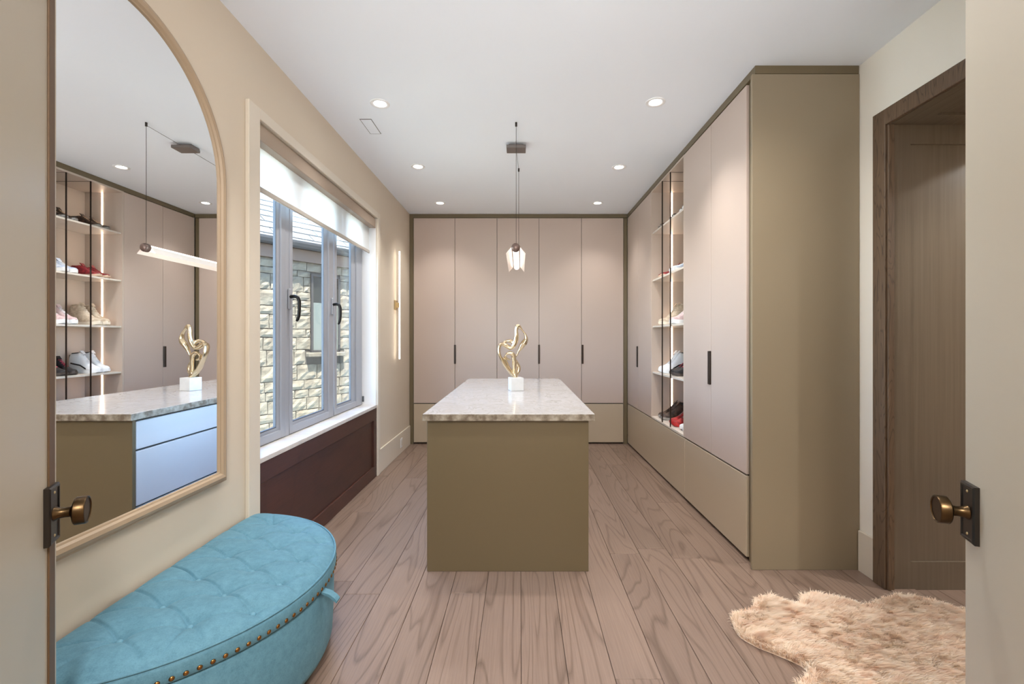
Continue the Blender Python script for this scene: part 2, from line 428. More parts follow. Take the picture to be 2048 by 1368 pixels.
# ------------------------------------------------------------------ window in left wall
XG = -1.602
win = thing('window_1', 'grey aluminium window with three tall casements in the beige wall', 'window', (0, 0, 0), kind='structure')
FX0, FX1 = -1.613, -1.590
bm = bmesh.new()
box(bm, FX0, FX1, WZ0, WZ0+0.04, WH0+0.025, WH1); box(bm, FX0, FX1, WZ1-0.035, WZ1, WH0+0.025, WH1)
box(bm, FX0, FX1, WZ0, WZ1, WH0+0.025, WH0+0.06); box(bm, FX0, FX1, WZ0, WZ1, WH1-0.05, WH1)
box(bm, FX0, FX1+0.012, 3.058, 3.112, WH0+0.025, WH1, bev=0.003)
obj('window_frame', bm, M_alu, win)
def sash(z0, z1, near, far, name='sash'):
    b0, b1 = WH0+0.03, WH1-0.02
    bm = bmesh.new(); f = -1.575
    top = 0.09; bot = 0.075
    box(bm, FX0+0.005, f, z0, z0+near*0.7, b0, b1, bev=0.003)
    box(bm, FX0+0.005, f, z1-far*0.6, z1, b0, b1, bev=0.003)
    box(bm, FX0+0.005, f-0.001, z0, z1, b0, b0+bot*0.72, bev=0.003)
    box(bm, FX0+0.005, f-0.001, z0, z1, b1-top*0.7, b1, bev=0.003)
    g = -1.588
    box(bm, FX0+0.006, g, z0+near*0.69, z0+near, b0+0.02, b1-0.02, bev=0.002)
    box(bm, FX0+0.006, g, z1-far, z1-far*0.59, b0+0.02, b1-0.02, bev=0.002)
    box(bm, FX0+0.006, g-0.001, z0+0.02, z1-0.02, b0+bot*0.7, b0+bot, bev=0.002)
    box(bm, FX0+0.006, g-0.001, z0+0.02, z1-0.02, b1-top, b1-top*0.68, bev=0.002)
    s = obj(name, bm, M_alu, win)
    obj('pane', bx(XG-0.003, XG+0.003, z0+near-0.01, z1-far+0.01, b0+bot-0.01, b1-top+0.01), M_glass, s)
    bm = bmesh.new(); e = 0.006
    for a in ((z0+near-0.001, z0+near+e, b0+bot, b1-top), (z1-far-e, z1-far+0.001, b0+bot, b1-top),
              (z0+near, z1-far, b0+bot-0.001, b0+bot+e), (z0+near, z1-far, b1-top-e, b1-top+0.001)):
        box(bm, XG-0.004, XG+0.0125, a[0], a[1], a[2], a[3])
    obj('glazing_seal', bm, M_seal, s, label='thin dark rubber seal around the pane')
    return s
s1 = sash(2.50, 3.055, 0.05, 0.09); s2 = sash(3.115, 3.848, 0.058, 0.160); s3 = sash(3.862, 4.535, 0.075, 0.255)
def handle(parent, z):
    bm = bmesh.new()
    box(bm, -1.576, -1.562, z-0.014, z+0.014, 1.575, 1.715, bev=0.004)
    obj('handle_plate', bm, M_alu, parent)
    pts = [(-1.565, 1.66, 0.012), (-1.535, 1.664, 0.0115), (-1.512, 1.655, 0.0115), (-1.503, 1.63, 0.011), (-1.503, 1.57, 0.0105), (-1.506, 1.53, 0.010), (-1.514, 1.505, 0.009), (-1.522, 1.495, 0.007)]
    rings = []
    for i, (x, h, r) in enumerate(pts):
        a = Vector(pts[max(0, i-1)][:2]); b = Vector(pts[min(len(pts)-1, i+1)][:2]); d = (b-a).normalized()
        nrm = Vector((-d.y, d.x))
        rings.append([(x+nrm.x*r*math.cos(q), z+r*1.1*math.sin(q), h+nrm.y*r*math.cos(q)) for q in [k*PI/5 for k in range(10)]])
    bm = bmesh.new(); loft(bm, rings)
    obj('lever_handle', bm, M_black, parent, smooth=True, label='black curved lever handle')
handle(s1, 3.10); handle(s2, 3.81)
bm = bmesh.new(); cyl(bm, (-1.568, 4.548, 0.745), (-1.568, 4.548, 0.80), 0.009, seg=10)
obj('hinge', bm, M_seal, win)
obj('window_sill', bx(FX0, XL+0.012, WZ0, WZ1, WH0-0.005, WH0+0.025, bev=0.003), M_sill, win, label='pale stone sill')
bm = bmesh.new(); box(bm, FX0, XL-0.001, WZ1-0.001, WZ1+0.004, WH0+0.02, WH1)
obj('reveal_lining', bm, M_white, win)
# casing trim on the wall
bm = bmesh.new()
box(bm, XL, XL+0.022, WZ0-0.105, WZ0, 0, WH1+0.06, bev=0.003)
box(bm, XL, XL+0.022, WZ0, WZ1, WH1, WH1+0.06, bev=0.003)
box(bm, XL, XL+0.022, WZ1, WZ1+0.07, 0, WH1+0.06, bev=0.003)
tag(obj('trim_1', bm, M_trim), 'flat cream casing around window and dark wood panel', 'trim', kind='structure')

# dark wood panel under window
t = thing('wood_panel', 'dark stained wooden shaker panel below the window sill', 'panel', (XL, 0, 0))
zt = WH0-0.005
bm = bmesh.new(); box(bm, -0.03, 0.008, WZ0, WZ1, zt-0.115, zt, bev=0.003); obj('top_rail', bm, M_walnut, t)
bm = bmesh.new(); box(bm, -0.03, 0.008, WZ0, WZ1, 0.001, 0.115, bev=0.003); obj('bottom_rail', bm, M_walnut, t)
for a, b in ((WZ0, WZ0+0.09), (WZ1-0.09, WZ1)):
    bm = bmesh.new(); box(bm, -0.03, 0.008, a, b, 0.115, zt-0.115, bev=0.003); obj('stile', bm, M_walnut, t)
obj('centre_panel', bx(-0.03, -0.006, WZ0+0.09, WZ1-0.09, 0.115, zt-0.115), M_walnut, t)

# roller shade
t = thing('roller_shade', 'white roller shade half lowered from a taupe cassette over the window', 'blind', (0, 0, 0))
bm = bmesh.new(); box(bm, -1.53, XL-0.001, WZ0+0.004, WZ1-0.004, 2.478, WH1-0.004, bev=0.004)
obj('cassette', bm, M_cass, t)
obj('shade_fabric', bx(-1.5005, -1.4995, WZ0+0.02, WZ1-0.03, 2.25, 2.482), M_blind, t)
bm = bmesh.new(); box(bm, -1.507, -1.493, WZ0+0.02, WZ1-0.03, 2.222, 2.252, bev=0.003)
obj('hem_bar', bm, M_hem, t)

# ------------------------------------------------------------------ neighbouring stone house outside the window
ang = math.atan2(0.81, 0.587)
hs = thing('stone_house', 'neighbouring pale stone house with slate roof seen through the window', 'building', (-2.9, 6.0, 0), ang)
T0, T1, SH = -1.25, 1.55, 2.39
obj('house_wall', bx(T0, T1, 0.0, 0.3, -3.0, 2.62), M_mortar, hs)
W0, W1, WB, WT = 0.15, 0.56, 1.188, 2.243
st_meshes = []
def stone_mesh(L, H, seed):
    r = random.Random(seed)
    nx, nz = max(3, int(L/0.05)), max(3, int(H/0.04)); bm = bmesh.new()
    g = []
    for i in range(nx+1):
        row = []
        for j in range(nz+1):
            u, v = i/nx, j/nz
            edge = (i in (0, nx)) or (j in (0, nz))
            d = 0.008 if edge else 0.017+r.uniform(-0.007, 0.007)
            row.append(bm.verts.new((-L/2+u*L+(0 if edge else r.uniform(-.006, .006)) + (r.uniform(-.004, .004) if i in (0, nx) else 0), -d, -H/2+v*H+(r.uniform(-.004, .004) if j in (0, nz) else 0))))
        g.append(row)
    for i in range(nx):
        for j in range(nz): bm.faces.new((g[i][j], g[i+1][j], g[i+1][j+1], g[i][j+1]))
    rim = [g[i][0] for i in range(nx+1)] + [g[nx][j] for j in range(1, nz+1)] + [g[i][nz] for i in range(nx-1, -1, -1)] + [g[0][j] for j in range(nz-1, 0, -1)]
    bk = [bm.verts.new((p.co.x, 0.01, p.co.z)) for p in rim]
    for k in range(len(rim)):
        l = (k+1) % len(rim); bm.faces.new((rim[l], rim[k], bk[k], bk[l]))
    return bm
h = -0.10; ci = 0
while h < SH-0.03:
    H = random.choice((0.16, 0.20, 0.11, 0.18, 0.13, 0.08))
    if h+H > SH-0.05: H = SH-h
    x = T0
    while x < T1-0.05:
        L = random.uniform(0.17, 0.42) if H > 0.1 else random.uniform(0.25, 0.5)
        x1 = min(x+L, T1)
        if T1-x1 < 0.1: x1 = T1
        segs = [(x, x1)]
        if h+H > WB-0.06 and h < WT+0.0:
            a, b = W0-0.01, W1+0.01
            if h < WB: a, b = W0-0.08, W1+0.07
            segs = [(p, q) for p, q in ((x, min(x1, a)), (max(x, b), x1)) if q-p > 0.04]
        for p, q in segs:
            sub = [(h, H)]
            if H >= 0.18 and random.random() < 0.3:
                sub = [(h, H*0.45), (h+H*0.45, H*0.55)]
            for hh, HH in sub:
                bm = stone_mesh(q-p-0.010, HH-0.010, ci); ci += 1
                obj('stone', bm, M_stone, hs, loc=((p+q)/2, 0, hh+HH/2))
        x = x1
    h += H
# window of the house
M_shut = mat('grey_blind', (70, 74, 70), 0.5); M_darkglass = mat('dark_house_glass', (26, 28, 27), 0.25)
bm = bmesh.new()
for a in ((W0-0.01, W0+0.02, WB, WT), (W1-0.02, W1+0.01, WB, WT), (W0, W1, WB, WB+0.03), (W0, W1, WT-0.03, WT)):
    box(bm, a[0], a[1], -0.028, 0.0, a[2], a[3])
hw = obj('house_window', bm, M_gutter, hs, label='dark framed window of the stone house')
obj('pane', bx(W0+0.02, W1-0.02, -0.012, -0.006, 1.86, WT-0.03), M_darkglass, hw)
obj('blind', bx(W0+0.02, W1-0.02, -0.014, -0.005, WB+0.03, 1.86), M_shut, hw)
obj('house_sill', bx(W0-0.07, W1+0.06, -0.075, 0.01, WB-0.058, WB-0.002, bev=0.006), M_stone, hs)
obj('frieze_board', bx(T0, T1, -0.05, 0.0, SH, 2.545, bev=0.004), M_frieze, hs)
bm = bmesh.new()
prof = [(-0.05, 2.63), (-0.05, 2.55), (-0.12, 2.545), (-0.155, 2.56), (-0.165, 2.60), (-0.165, 2.63), (-0.150, 2.63), (-0.150, 2.605), (-0.115, 2.565), (-0.07, 2.57), (-0.065, 2.63)]
loft(bm, [[(T0, y, z) for y, z in prof], [(T1, y, z) for y, z in prof]])
obj('gutter', bm, M_gutter, hs)
pitch = math.radians(38); EX = 0.17; SWd = 0.26
cp, sp = math.cos(pitch), math.sin(pitch)
bm = bmesh.new()
RL = 1.5
loft(bm, [[(t_, -0.06, 2.60), (t_, -0.06+RL*cp, 2.60+RL*sp), (t_, -0.06+RL*cp, 2.50+RL*sp), (t_, 0.06, 2.60)] for t_ in (T0, T1)])
obj('roof_deck', bm, M_gutter, hs)
smeshes = []
for k in range(4):
    bm = bx(-SWd/2+0.003, SWd/2-0.003, -0.02, 0.23, 0, 0.012, bev=0.002)
    for v in bm.verts: v.co.x += random.uniform(-.003, .003); v.co.y += random.uniform(-.004, .004)
    me = bpy.data.meshes.new('slate'); bm.to_mesh(me); bm.free(); me.materials.append(M_slate); smeshes.append(me)
for r_ in range(8):
    for k in range(12):
        x = T0 + 0.14 + k*SWd + (SWd/2 if r_ % 2 else 0) + random.uniform(-.02, .02)*0
        if x+SWd/2 > T1+0.02: continue
        y = -0.12 + r_*EX*cp; z = 2.618 - 0.06*sp + r_*EX*sp
        link_copy('slate', random.choice(smeshes), hs, (x, y, z+0.012), (pitch-0.06, 0, 0))
tag(obj('ground', bx(-16, -1.66, -10, 18, -3.2, -3.0), M_ground), 'garden ground far below the window', 'ground', kind='structure')

# ------------------------------------------------------------------ brown cased doorway in right wall
bm = bmesh.new()
CW = 0.088
box(bm, XR-0.024, XR, DY1, DY1+CW, 0, DH+CW, bev=0.003)
box(bm, XR-0.024, XR, DY0-CW, DY0, 0, DH+CW, bev=0.003)
box(bm, XR-0.024, XR, DY0, DY1, DH, DH+CW, bev=0.003)
box(bm, XR-0.012, XR+0.02, DY1-0.012, DY1, 0, DH, bev=0.002)
tag(obj('trim_2', bm, M_casing), 'grained brown oak casing around the right doorway', 'trim', kind='structure')
t = thing('door_3', 'deep brown panelled doorway lining in the right wall', 'doorway', (0, 0, 0), kind='structure')
PX1 = XR+0.95
def framed(name, rect, rail, dirn):
    """panelled board in local u/v: recessed centre, stiles and rails"""
    u0, u1, v0, v1 = rect; r = rail
    bm = bmesh.new()
    def pt(u, v, d): return dirn(u, v, d)
    def slab(a, b, c, d, e):
        vs = [[pt(a, c, 0), pt(b, c, 0), pt(b, d, 0), pt(a, d, 0)], [pt(a, c, e), pt(b, c, e), pt(b, d, e), pt(a, d, e)]]
        loft(bm, vs)
    slab(u0, u0+r[0], v0, v1, 0.03); slab(u1-r[1], u1, v0, v1, 0.03)
    slab(u0+r[0], u1-r[1], v0, v0+r[2], 0.03); slab(u0+r[0], u1-r[1], v1-r[3], v1, 0.03)
    fr = obj(name, bm, M_jamb, t)
    bm = bmesh.new()
    slab(u0+r[0]-0.002, u1-r[1]+0.002, v0+r[2]-0.002, v1-r[3]+0.002, 0.017)
    obj('recessed_panel', bm, M_jamb, fr)
framed('jamb_panel', (XR, PX1, 0.0, DH), (0.117, 0.117, 0.153, 0.105), lambda u, v, d: (u, DY1+0.03-d, v))
framed('jamb_panel', (XR, PX1, 0.0, DH), (0.117, 0.117, 0.153, 0.105), lambda u, v, d: (u, DY0-0.03+d, v))
framed('soffit_panel', (XR, PX1, DY0, DY1), (0.16, 0.117, 0.11, 0.11), lambda u, v, d: (u, v, DH+0.03-d))
obj('threshold', bx(XR, XR+0.14, DY0, DY1, 0.0, 0.006, bev=0.002), M_plank, t)
tag(obj('wall_passage', bx(4.2, 4.3, 0.3, DY1+0.6, 0, CH), M_wall), 'beige end wall of the room beyond the right doorway', 'wall', kind='structure')
bm = bmesh.new(); box(bm, XR+0.14, 4.2, 0.3, 0.4, 0, CH); box(bm, XR+0.14, 4.2, DY1+0.035, DY1+0.2, 0, CH); box(bm, XR+0.14, PX1, 0.4, DY0-0.035, 0, CH)
tag(obj('wall_passage.001', bm, M_wall), 'side walls of the room behind the brown panelling', 'wall', kind='structure')

# ------------------------------------------------------------------ double doors standing open beside the camera
def leaf(name, tip, dirv, nrm, label, kn_label, edge_strip, knob_h, plate_at):
    """leaf plane through tip (free edge, room-side face), dirv = from free edge back to the hinge"""
    tip = Vector(tip); d = Vector(dirv).normalized(); n = Vector(nrm).normalized()
    o = thing(name, label, 'door', (0, 0, 0), kind='structure')
    R = Matrix((d, n, Vector((0, 0, 1)))).transposed()   # local x = to hinge, y = face normal, z = up
    Mx = Matrix.Translation((tip.x, tip.y, 0)) @ R.to_4x4()
    o.matrix_world = Mx
    Wd = 0.78
    x0 = 0.0
    obj('leaf', bx(x0, Wd, -0.045, 0.0, 0.008, 2.58, bev=0.002), M_door, o)
    if edge_strip:
        obj('astragal', bx(0.022, 0.056, 0.0, 0.004, 0.01, 2.575, bev=0.001), M_strip, o, label='bronze strip along the free edge')
    # backplate
    pz = knob_h; p0 = plate_at
    bm = bmesh.new()
    P0, P1, Z0, Z1 = p0, p0+0.062, pz-0.067, pz+0.067
    ins = 0.007; e = 0.012
    loft(bm, [[(P0, 0.0, Z0), (P1, 0.0, Z0), (P1, 0.0, Z1), (P0, 0.0, Z1)],
              [(P0, e-0.003, Z0), (P1, e-0.003, Z0), (P1, e-0.003, Z1), (P0, e-0.003, Z1)],
              [(P0+ins*.5, e, Z0+ins*.5), (P1-ins*.5, e, Z0+ins*.5), (P1-ins*.5, e, Z1-ins*.5), (P0+ins*.5, e, Z1-ins*.5)],
              [(P0+ins, e, Z0+ins), (P1-ins, e, Z0+ins), (P1-ins, e, Z1-ins), (P0+ins, e, Z1-ins)],
              [(P0+ins+.002, e-.002, Z0+ins+.002), (P1-ins-.002, e-.002, Z0+ins+.002), (P1-ins-.002, e-.002, Z1-ins-.002), (P0+ins+.002, e-.002, Z1-ins-.002)]])
    bp = obj('backplate', bm, M_plate, o)
    for zz in (Z0+0.017, Z1-0.017):
        bm = bmesh.new(); lathe(bm, [(0.0035, 0.009), (0.0035, 0.0105), (0.002, 0.0118), (0, 0.012)], ((P0+P1)/2, 0, zz), Matrix.Rotation(-PI/2, 3, 'X'), 10)
        obj('screw', bm, M_brass, bp, smooth=True)
    bm = bmesh.new()
    prof = [(0.0, 0.010), (0.0165, 0.010), (0.0155, 0.013), (0.0125, 0.018), (0.0115, 0.03), (0.0125, 0.038), (0.018, 0.043), (0.030, 0.0455), (0.0325, 0.048), (0.0325, 0.066), (0.0315, 0.068), (0.0290, 0.0685), (0.0280, 0.0665), (0.0, 0.0665)]
    lathe(bm, prof, ((P0+P1)/2, 0, pz), Matrix.Rotation(-PI/2, 3, 'X'), 40)
    k = obj('door_knob', bm, M_bronze, o, smooth=True, label=kn_label)
    md = k.modifiers.new('w', 'EDGE_SPLIT'); md.split_angle = math.radians(40)
    return o
ZT = 1.10
leaf('door_1', ((113-1040)/910*ZT-0.0, ZT, 0), (0.5, -0.866, 0), (0.866, 0.5, 0), 'pale greige door leaf standing open on the left with bronze edge strip', 'bronze disc knob on a square-edged plate', True, 0.966, 0.016)
leaf('door_2', ((1930-1040)/910*ZT, ZT, 0), (-0.39, -0.921, 0), (-0.921, 0.39, 0), 'plain pale greige door leaf standing open on the right', 'bronze disc knob on a square-edged plate', False, 0.967, 0.004)

# ------------------------------------------------------------------ wardrobes
YC = 5.935; XC = 1.402; GAP = 0.0025
def pull_back(parent, x, z0=1.046, z1=1.294):
    obj('edge_pull', bx(x-0.012, x+0.012, YC-0.010, YC+0.006, z0, z1, bev=0.003), M_dark, parent, label='slim dark bronze edge pull')
def back_unit(name, label, edges, pulls):
    t = thing(name, label, 'wardrobe', ((edges[0]+edges[-1])/2, YC, 0), 0, 'wardrobe units along the far wall')
    ox = t.location.x
    obj('carcass', bx(edges[0]-ox+0.001, edges[-1]-ox-0.001, 0.024, YB-YC-0.002, 0.531, 2.947), M_carc, t)
    for a, b in zip(edges, edges[1:]):
        dr = obj('door', bx(a-ox+GAP, b-ox-GAP, 0.0, 0.022, 0.535, 2.945, bev=0.001), M_front, t)
        for p, side in pulls:
            if abs(((p-a) if side < 0 else (p-b))) < 1e-6:
                obj('edge_pull', bx(p-ox+(0.003 if side < 0 else -0.012), p-ox+(0.026 if side < 0 else 0.012), -0.010, 0.004, 1.046, 1.294, bev=0.003), M_dark, dr, label='slim dark bronze edge pull')
    return t
back_unit('wardrobe', 'tall taupe two-door wardrobe at the left end of the far wall', [-1.389, -0.848, -0.300], [(-0.848, 1)])
back_unit('wardrobe', 'tall taupe two-door wardrobe directly behind the gold sculpture', [-0.300, 0.248, 0.802], [(0.248, 1)])
back_unit('wardrobe', 'single taupe wardrobe door in the far right corner', [0.802, 1.350], [(0.802, -1)])
t = thing('drawer_base', 'low taupe drawer base under the far wall wardrobes', 'cabinet', (-0.02, YC, 0))
obj('carcass', bx(-1.369, 1.369, 0.024, YB-YC-0.002, 0.02, 0.529), M_carc, t)
for a, b in ((-1.389, -0.300), (-0.300, 0.802), (0.802, 1.350)):
    obj('drawer', bx(a+0.02+GAP, b+0.02-GAP, 0.0, 0.022, 0.022, 0.523, bev=0.002), M_drawer, t)
obj('toe_kick', bx(-1.369, 1.369, 0.05, 0.06, 0.0, 0.022), M_dark, t)
# olive surround
bm = bmesh.new(); box(bm, XL+0.001, -1.391, YC-0.004, YC+0.02, 0, CH-0.001, bev=0.001)
obj_s = thing('cabinet_surround', 'olive filler strips framing the far wall wardrobes', 'surround', (0, 0, 0))
obj('side_filler', bm, M_olive, obj_s)
obj('top_filler', bx(-1.390, XC-0.004, YC-0.004, YC+0.02, 2.95, CH-0.001, bev=0.001), M_olive, obj_s)
obj('corner_filler', bx(1.352, XC-0.002, YC+0.004, YC+0.02, 0.0, 2.949, bev=0.001), M_olive, obj_s)

# right run
def right_unit(label, edges, pulls, name='wardrobe'):
    t = thing(name, label, 'wardrobe', (XC, (edges[0]+edges[-1])/2, 0), 0, 'wardrobe units along the right wall')
    oy = t.location.y
    obj('carcass', bx(0.024, XR-XC-0.002, edges[0]-oy+0.001, edges[-1]-oy-0.001, 0.531, 2.947), M_carc, t)
    for a, b in zip(edges, edges[1:]):
        dr = obj('door', bx(0.0, 0.022, a-oy+GAP, b-oy-GAP, 0.535, 2.945, bev=0.001), M_front, t)
        for p, q, z0, z1 in pulls:
            if a <= p < b:
                obj('edge_pull', bx(-0.012, 0.004, p-oy, q-oy, z0, z1, bev=0.003), M_dark, dr, label='slim dark bronze edge pull')
    return t
right_unit('tall taupe two-door wardrobe between shoe shelves and olive end panel', [2.816, 3.340, 3.888], [(3.342, 3.376, 1.037, 1.284)])
right_unit('taupe two-door wardrobe beyond the shoe shelves in the far corner', [4.872, 5.405, 5.930], [(5.408, 5.445, 1.035, 1.284)])
t = thing('drawer_base', 'long low taupe drawer base under the shoe shelves', 'cabinet', (XC, 4.9, 0))
obj('carcass', bx(0.024, XR-XC-0.002, 3.872-4.9, 5.93-4.9, 0.02, 0.527), M_carc, t)
obj('drawer', bx(0.0, 0.022, 3.870-4.9+GAP, 5.93-4.9-GAP, 0.022, 0.523, bev=0.002), M_drawer, t)
obj('toe_kick', bx(0.05, 0.06, 3.872-4.9, 5.93-4.9, 0.0, 0.022), M_dark, t)
t = thing('drawer_base', 'short low taupe drawer base next to the olive end panel', 'cabinet', (XC, 3.34, 0))
obj('carcass', bx(0.024, XR-XC-0.002, 2.818-3.34, 3.868-3.34, 0.02, 0.527), M_carc, t)
obj('drawer', bx(0.0, 0.022, 2.818-3.34+GAP, 3.870-3.34-GAP, 0.022, 0.523, bev=0.002), M_drawer, t)
obj('toe_kick', bx(0.05, 0.06, 2.818-3.34, 3.868-3.34, 0.0, 0.022), M_dark, t)
t = thing('end_panel', 'tall olive end panel closing the right wardrobe run', 'panel', (XC, 2.704, 0))
obj('panel', bx(-0.022, XR-XC-0.002, 0.0, 0.022, 0.0, 2.948, bev=0.002), M_endp, t)
obj('recess_filler', bx(0.014, 0.03, 0.022, 0.108, 0.0, 2.948), M_olive, t)
t = thing('top_filler', 'olive filler strip between right wardrobes and ceiling', 'surround', (XC, 2.704, 0))
obj('filler_strip', bx(-0.003, XR-XC-0.004, 0.002, 5.93-2.704, 2.951, CH-0.0005, bev=0.001), M_olive, t)

# shoe display
SY0, SY1, SXB = 3.888, 4.872, 1.804
sh = thing('shoe_display', 'open lit display cabinet of shoe shelves in the right wardrobe run', 'shelf', (XC, (SY0+SY1)/2, 0))
oy = (SY0+SY1)/2
obj('side_panel', bx(0.0, SXB-XC, SY0-oy, SY0-oy+0.018, 0.531, 2.949, bev=0.001), M_shelfin, sh)
obj('side_panel', bx(0.0, SXB-XC, SY1-oy-0.018, SY1-oy, 0.531, 2.949, bev=0.001), M_shelfin, sh)
obj('back_panel', bx(SXB-XC, SXB-XC+0.02, SY0-oy, SY1-oy, 0.531, 2.949), M_shelfin, sh)
obj('top_panel', bx(0.0, SXB-XC, SY0-oy+0.018, SY1-oy-0.018, 2.931, 2.949), M_shelfin, sh)
SHELVES = [0.549, 1.023, 1.510, 2.000, 2.505]
for k, z in enumerate(SHELVES):
    obj('shelf_board', bx(0.012 if k else 0.0, SXB-XC, SY0-oy+0.018, SY1-oy-0.018, z-0.018, z, bev=0.001), M_shelf, sh)
for yy in (4.257, 4.500):
    obj('upright', bx(0.0, 0.010, yy-oy-0.004, yy-oy+0.004, 0.549, 2.931), M_dark, sh, label='thin dark bronze upright')
    obj('ceiling_groove', bx(0.010, SXB-XC-0.002, yy-oy-0.002, yy-oy+0.002, 2.929, 2.9312), M_dark, sh)
zz = SHELVES + [2.949]
for a, b in zip(zz, zz[1:]):
    obj('led_strip', bx(1.612-XC, 1.624-XC, SY1-oy-0.022, SY1-oy-0.0175, a+0.002, b-0.020), M_led, sh, label='glowing warm vertical light strip')

# ------------------------------------------------------------------ shoes
def smat(name, rgb, rgb2=None, rough=0.6):
    return mat(name, rgb, rough, rgb2=rgb2, scale=45) if rgb2 else mat(name, rgb, rough)
def interp(t, pts):
    xs = [p[0] for p in pts]; ys = [p[1] for p in pts]
    return float(np.interp(t, xs, ys))
LSH = 0.298
WP = [(0, 0.020), (0.04, 0.031), (0.15, 0.036), (0.35, 0.035), (0.55, 0.042), (0.70, 0.047), (0.83, 0.044), (0.93, 0.033), (0.985, 0.018), (1.0, 0.006)]
def shoe_meshes(key, style, c_up, c_sole, c_lace, c_lin, thick, c_acc=None):
    """heel at x=0, toe at x=+L, sole on z=0"""
    N = 26; out = {}
    bm = bmesh.new(); rings = []
    prof_out = []
    for i in range(N+1):
        s = i/N; prof_out.append((s*LSH, interp(s, WP)+0.004))
    outline = [(x, w_) for x, w_ in prof_out] + [(x, -w_) for x, w_ in prof_out[::-1]]
    def toe(x): return 0.012*max(0, (x/LSH-0.75)/0.25)**2
    def ring(k, f):
        return [(LSH*0.5+(x-LSH*0.5)*f, y*f, toe(x)+k) for x, y in outline]
    loft(bm, [ring(0, 0.965), ring(0.004, 0.99), ring(thick*0.6, 1.0), ring(thick, 0.985)])
    out['sole'] = (bm, c_sole)
    if style == 'high': HP = [(0, 0.120), (0.05, 0.138), (0.18, 0.140), (0.34, 0.146), (0.42, 0.130), (0.55, 0.098), (0.68, 0.077), (0.80, 0.066), (0.90, 0.060), (0.97, 0.045), (1, 0.028)]
    elif style == 'mid': HP = [(0, 0.090), (0.05, 0.108), (0.18, 0.102), (0.34, 0.115), (0.42, 0.108), (0.55, 0.088), (0.68, 0.070), (0.80, 0.060), (0.90, 0.054), (0.97, 0.042), (1, 0.026)]
    else: HP = [(0, 0.070), (0.05, 0.082), (0.18, 0.072), (0.34, 0.086), (0.42, 0.084), (0.55, 0.070), (0.68, 0.058), (0.80, 0.052), (0.90, 0.047), (0.97, 0.036), (1, 0.024)]
    HP = [(a, b*(1+0.42*(1 if a < 0.42 else max(0, (0.85-a)/0.43)))) for a, b in HP]
    base = thick*0.8
    bm = bmesh.new(); rings = []; K = 14
    for i in range(N+1):
        s = i/N; w_ = interp(s, WP); hh = max(interp(s, HP)+ (thick-0.025), base+0.008)
        narrow = 0.74 if s < 0.36 else 0.74*(1-min(1, (s-0.36)/0.2)) + 0.42*min(1, (s-0.36)/0.2)
        flat = 1.0
        r = []
        for j in range(K+1):
            q = PI*j/K; c, sn = math.cos(q), math.sin(q)
            zc = sn**(0.55 if s < 0.36 else 0.8)
            wy = w_*(abs(c)**(0.65))*(1 if c >= 0 else -1)*(1-(1-narrow)*0.35*zc)
            r.append((s*LSH, wy, base+(hh-base)*zc+toe(s*LSH)))
        rings.append(r)
    loft(bm, rings, closed_ring=True, cap=True)
    out['upper'] = (bm, c_up)
    # lining: dark oval in the collar
    top = interp(0.18, HP)+(thick-0.025)
    bm = bmesh.new()
    ov = [(LSH*(0.185+0.135*math.cos(2*PI*k/16)), 0.0255*math.sin(2*PI*k/16)) for k in range(16)]
    def oz(x): return interp(x/LSH, HP)+(thick-0.025)
    loft(bm, [[(x, y, oz(x)-0.006) for x, y in ov], [(x*1.0, y, oz(x)+0.003) for x, y in ov]])
    out['lining'] = (bm, c_lin)
    # tongue
    bm = bmesh.new(); z0 = oz(LSH*0.36)
    loft(bm, [[(LSH*0.46, -0.016, z0-0.012), (LSH*0.46, 0.016, z0-0.012), (LSH*0.42, 0.016, z0-0.012), (LSH*0.42, -0.016, z0-0.012)],
              [(LSH*0.36, -0.020, z0+0.022), (LSH*0.36, 0.020, z0+0.022), (LSH*0.335, 0.020, z0+0.022), (LSH*0.335, -0.020, z0+0.022)]])
    out['tongue'] = (bm, c_up)
    # laces
    bm = bmesh.new()
    for k in range(5):
        s = 0.44+0.055*k; x = s*LSH; z = oz(x)+0.002
        hw = 0.017
        cyl(bm, (x, -hw, z-0.006), (x-0.004, 0, z+0.002), 0.0028, seg=6); cyl(bm, (x-0.004, 0, z+0.002), (x, hw, z-0.006), 0.0028, seg=6)
        cyl(bm, (x, -hw, z-0.006), (x+0.014, hw, z-0.007), 0.0022, seg=6)
    out['laces'] = (bm, c_lace)
    if c_acc:
        bm = bmesh.new()
        for sgn in (-1, 1):
            pts = [(0.10, 0.45), (0.42, 0.35), (0.62, 0.25)]
            wv = [(LSH*s_, sgn*(interp(s_, WP)+0.0015), base+(interp(s_, HP)-base)*f_) for s_, f_ in pts]
            loft(bm, [[(x, y, z-0.006), (x, y+sgn*0.002, z-0.006), (x, y+sgn*0.001, z+0.008), (x, y-sgn*0.003, z+0.008)] for x, y, z in wv])
        box(bm, -0.002, 0.012, -0.016, 0.016, base+0.01, interp(0.03, HP)+thick-0.03, bev=0.003)
        out['accent_panel'] = (bm, c_acc)
    res = {}
    for part, (b, m_) in out.items():
        bmesh.ops.recalc_face_normals(b, faces=b.faces)
        me = bpy.data.meshes.new(part); b.to_mesh(me); b.free(); me.materials.append(m_)
        if part in ('upper', 'laces', 'sole'): me.polygons.foreach_set('use_smooth', [part != 'sole']*len(me.polygons))
        res[part] = me
    return res
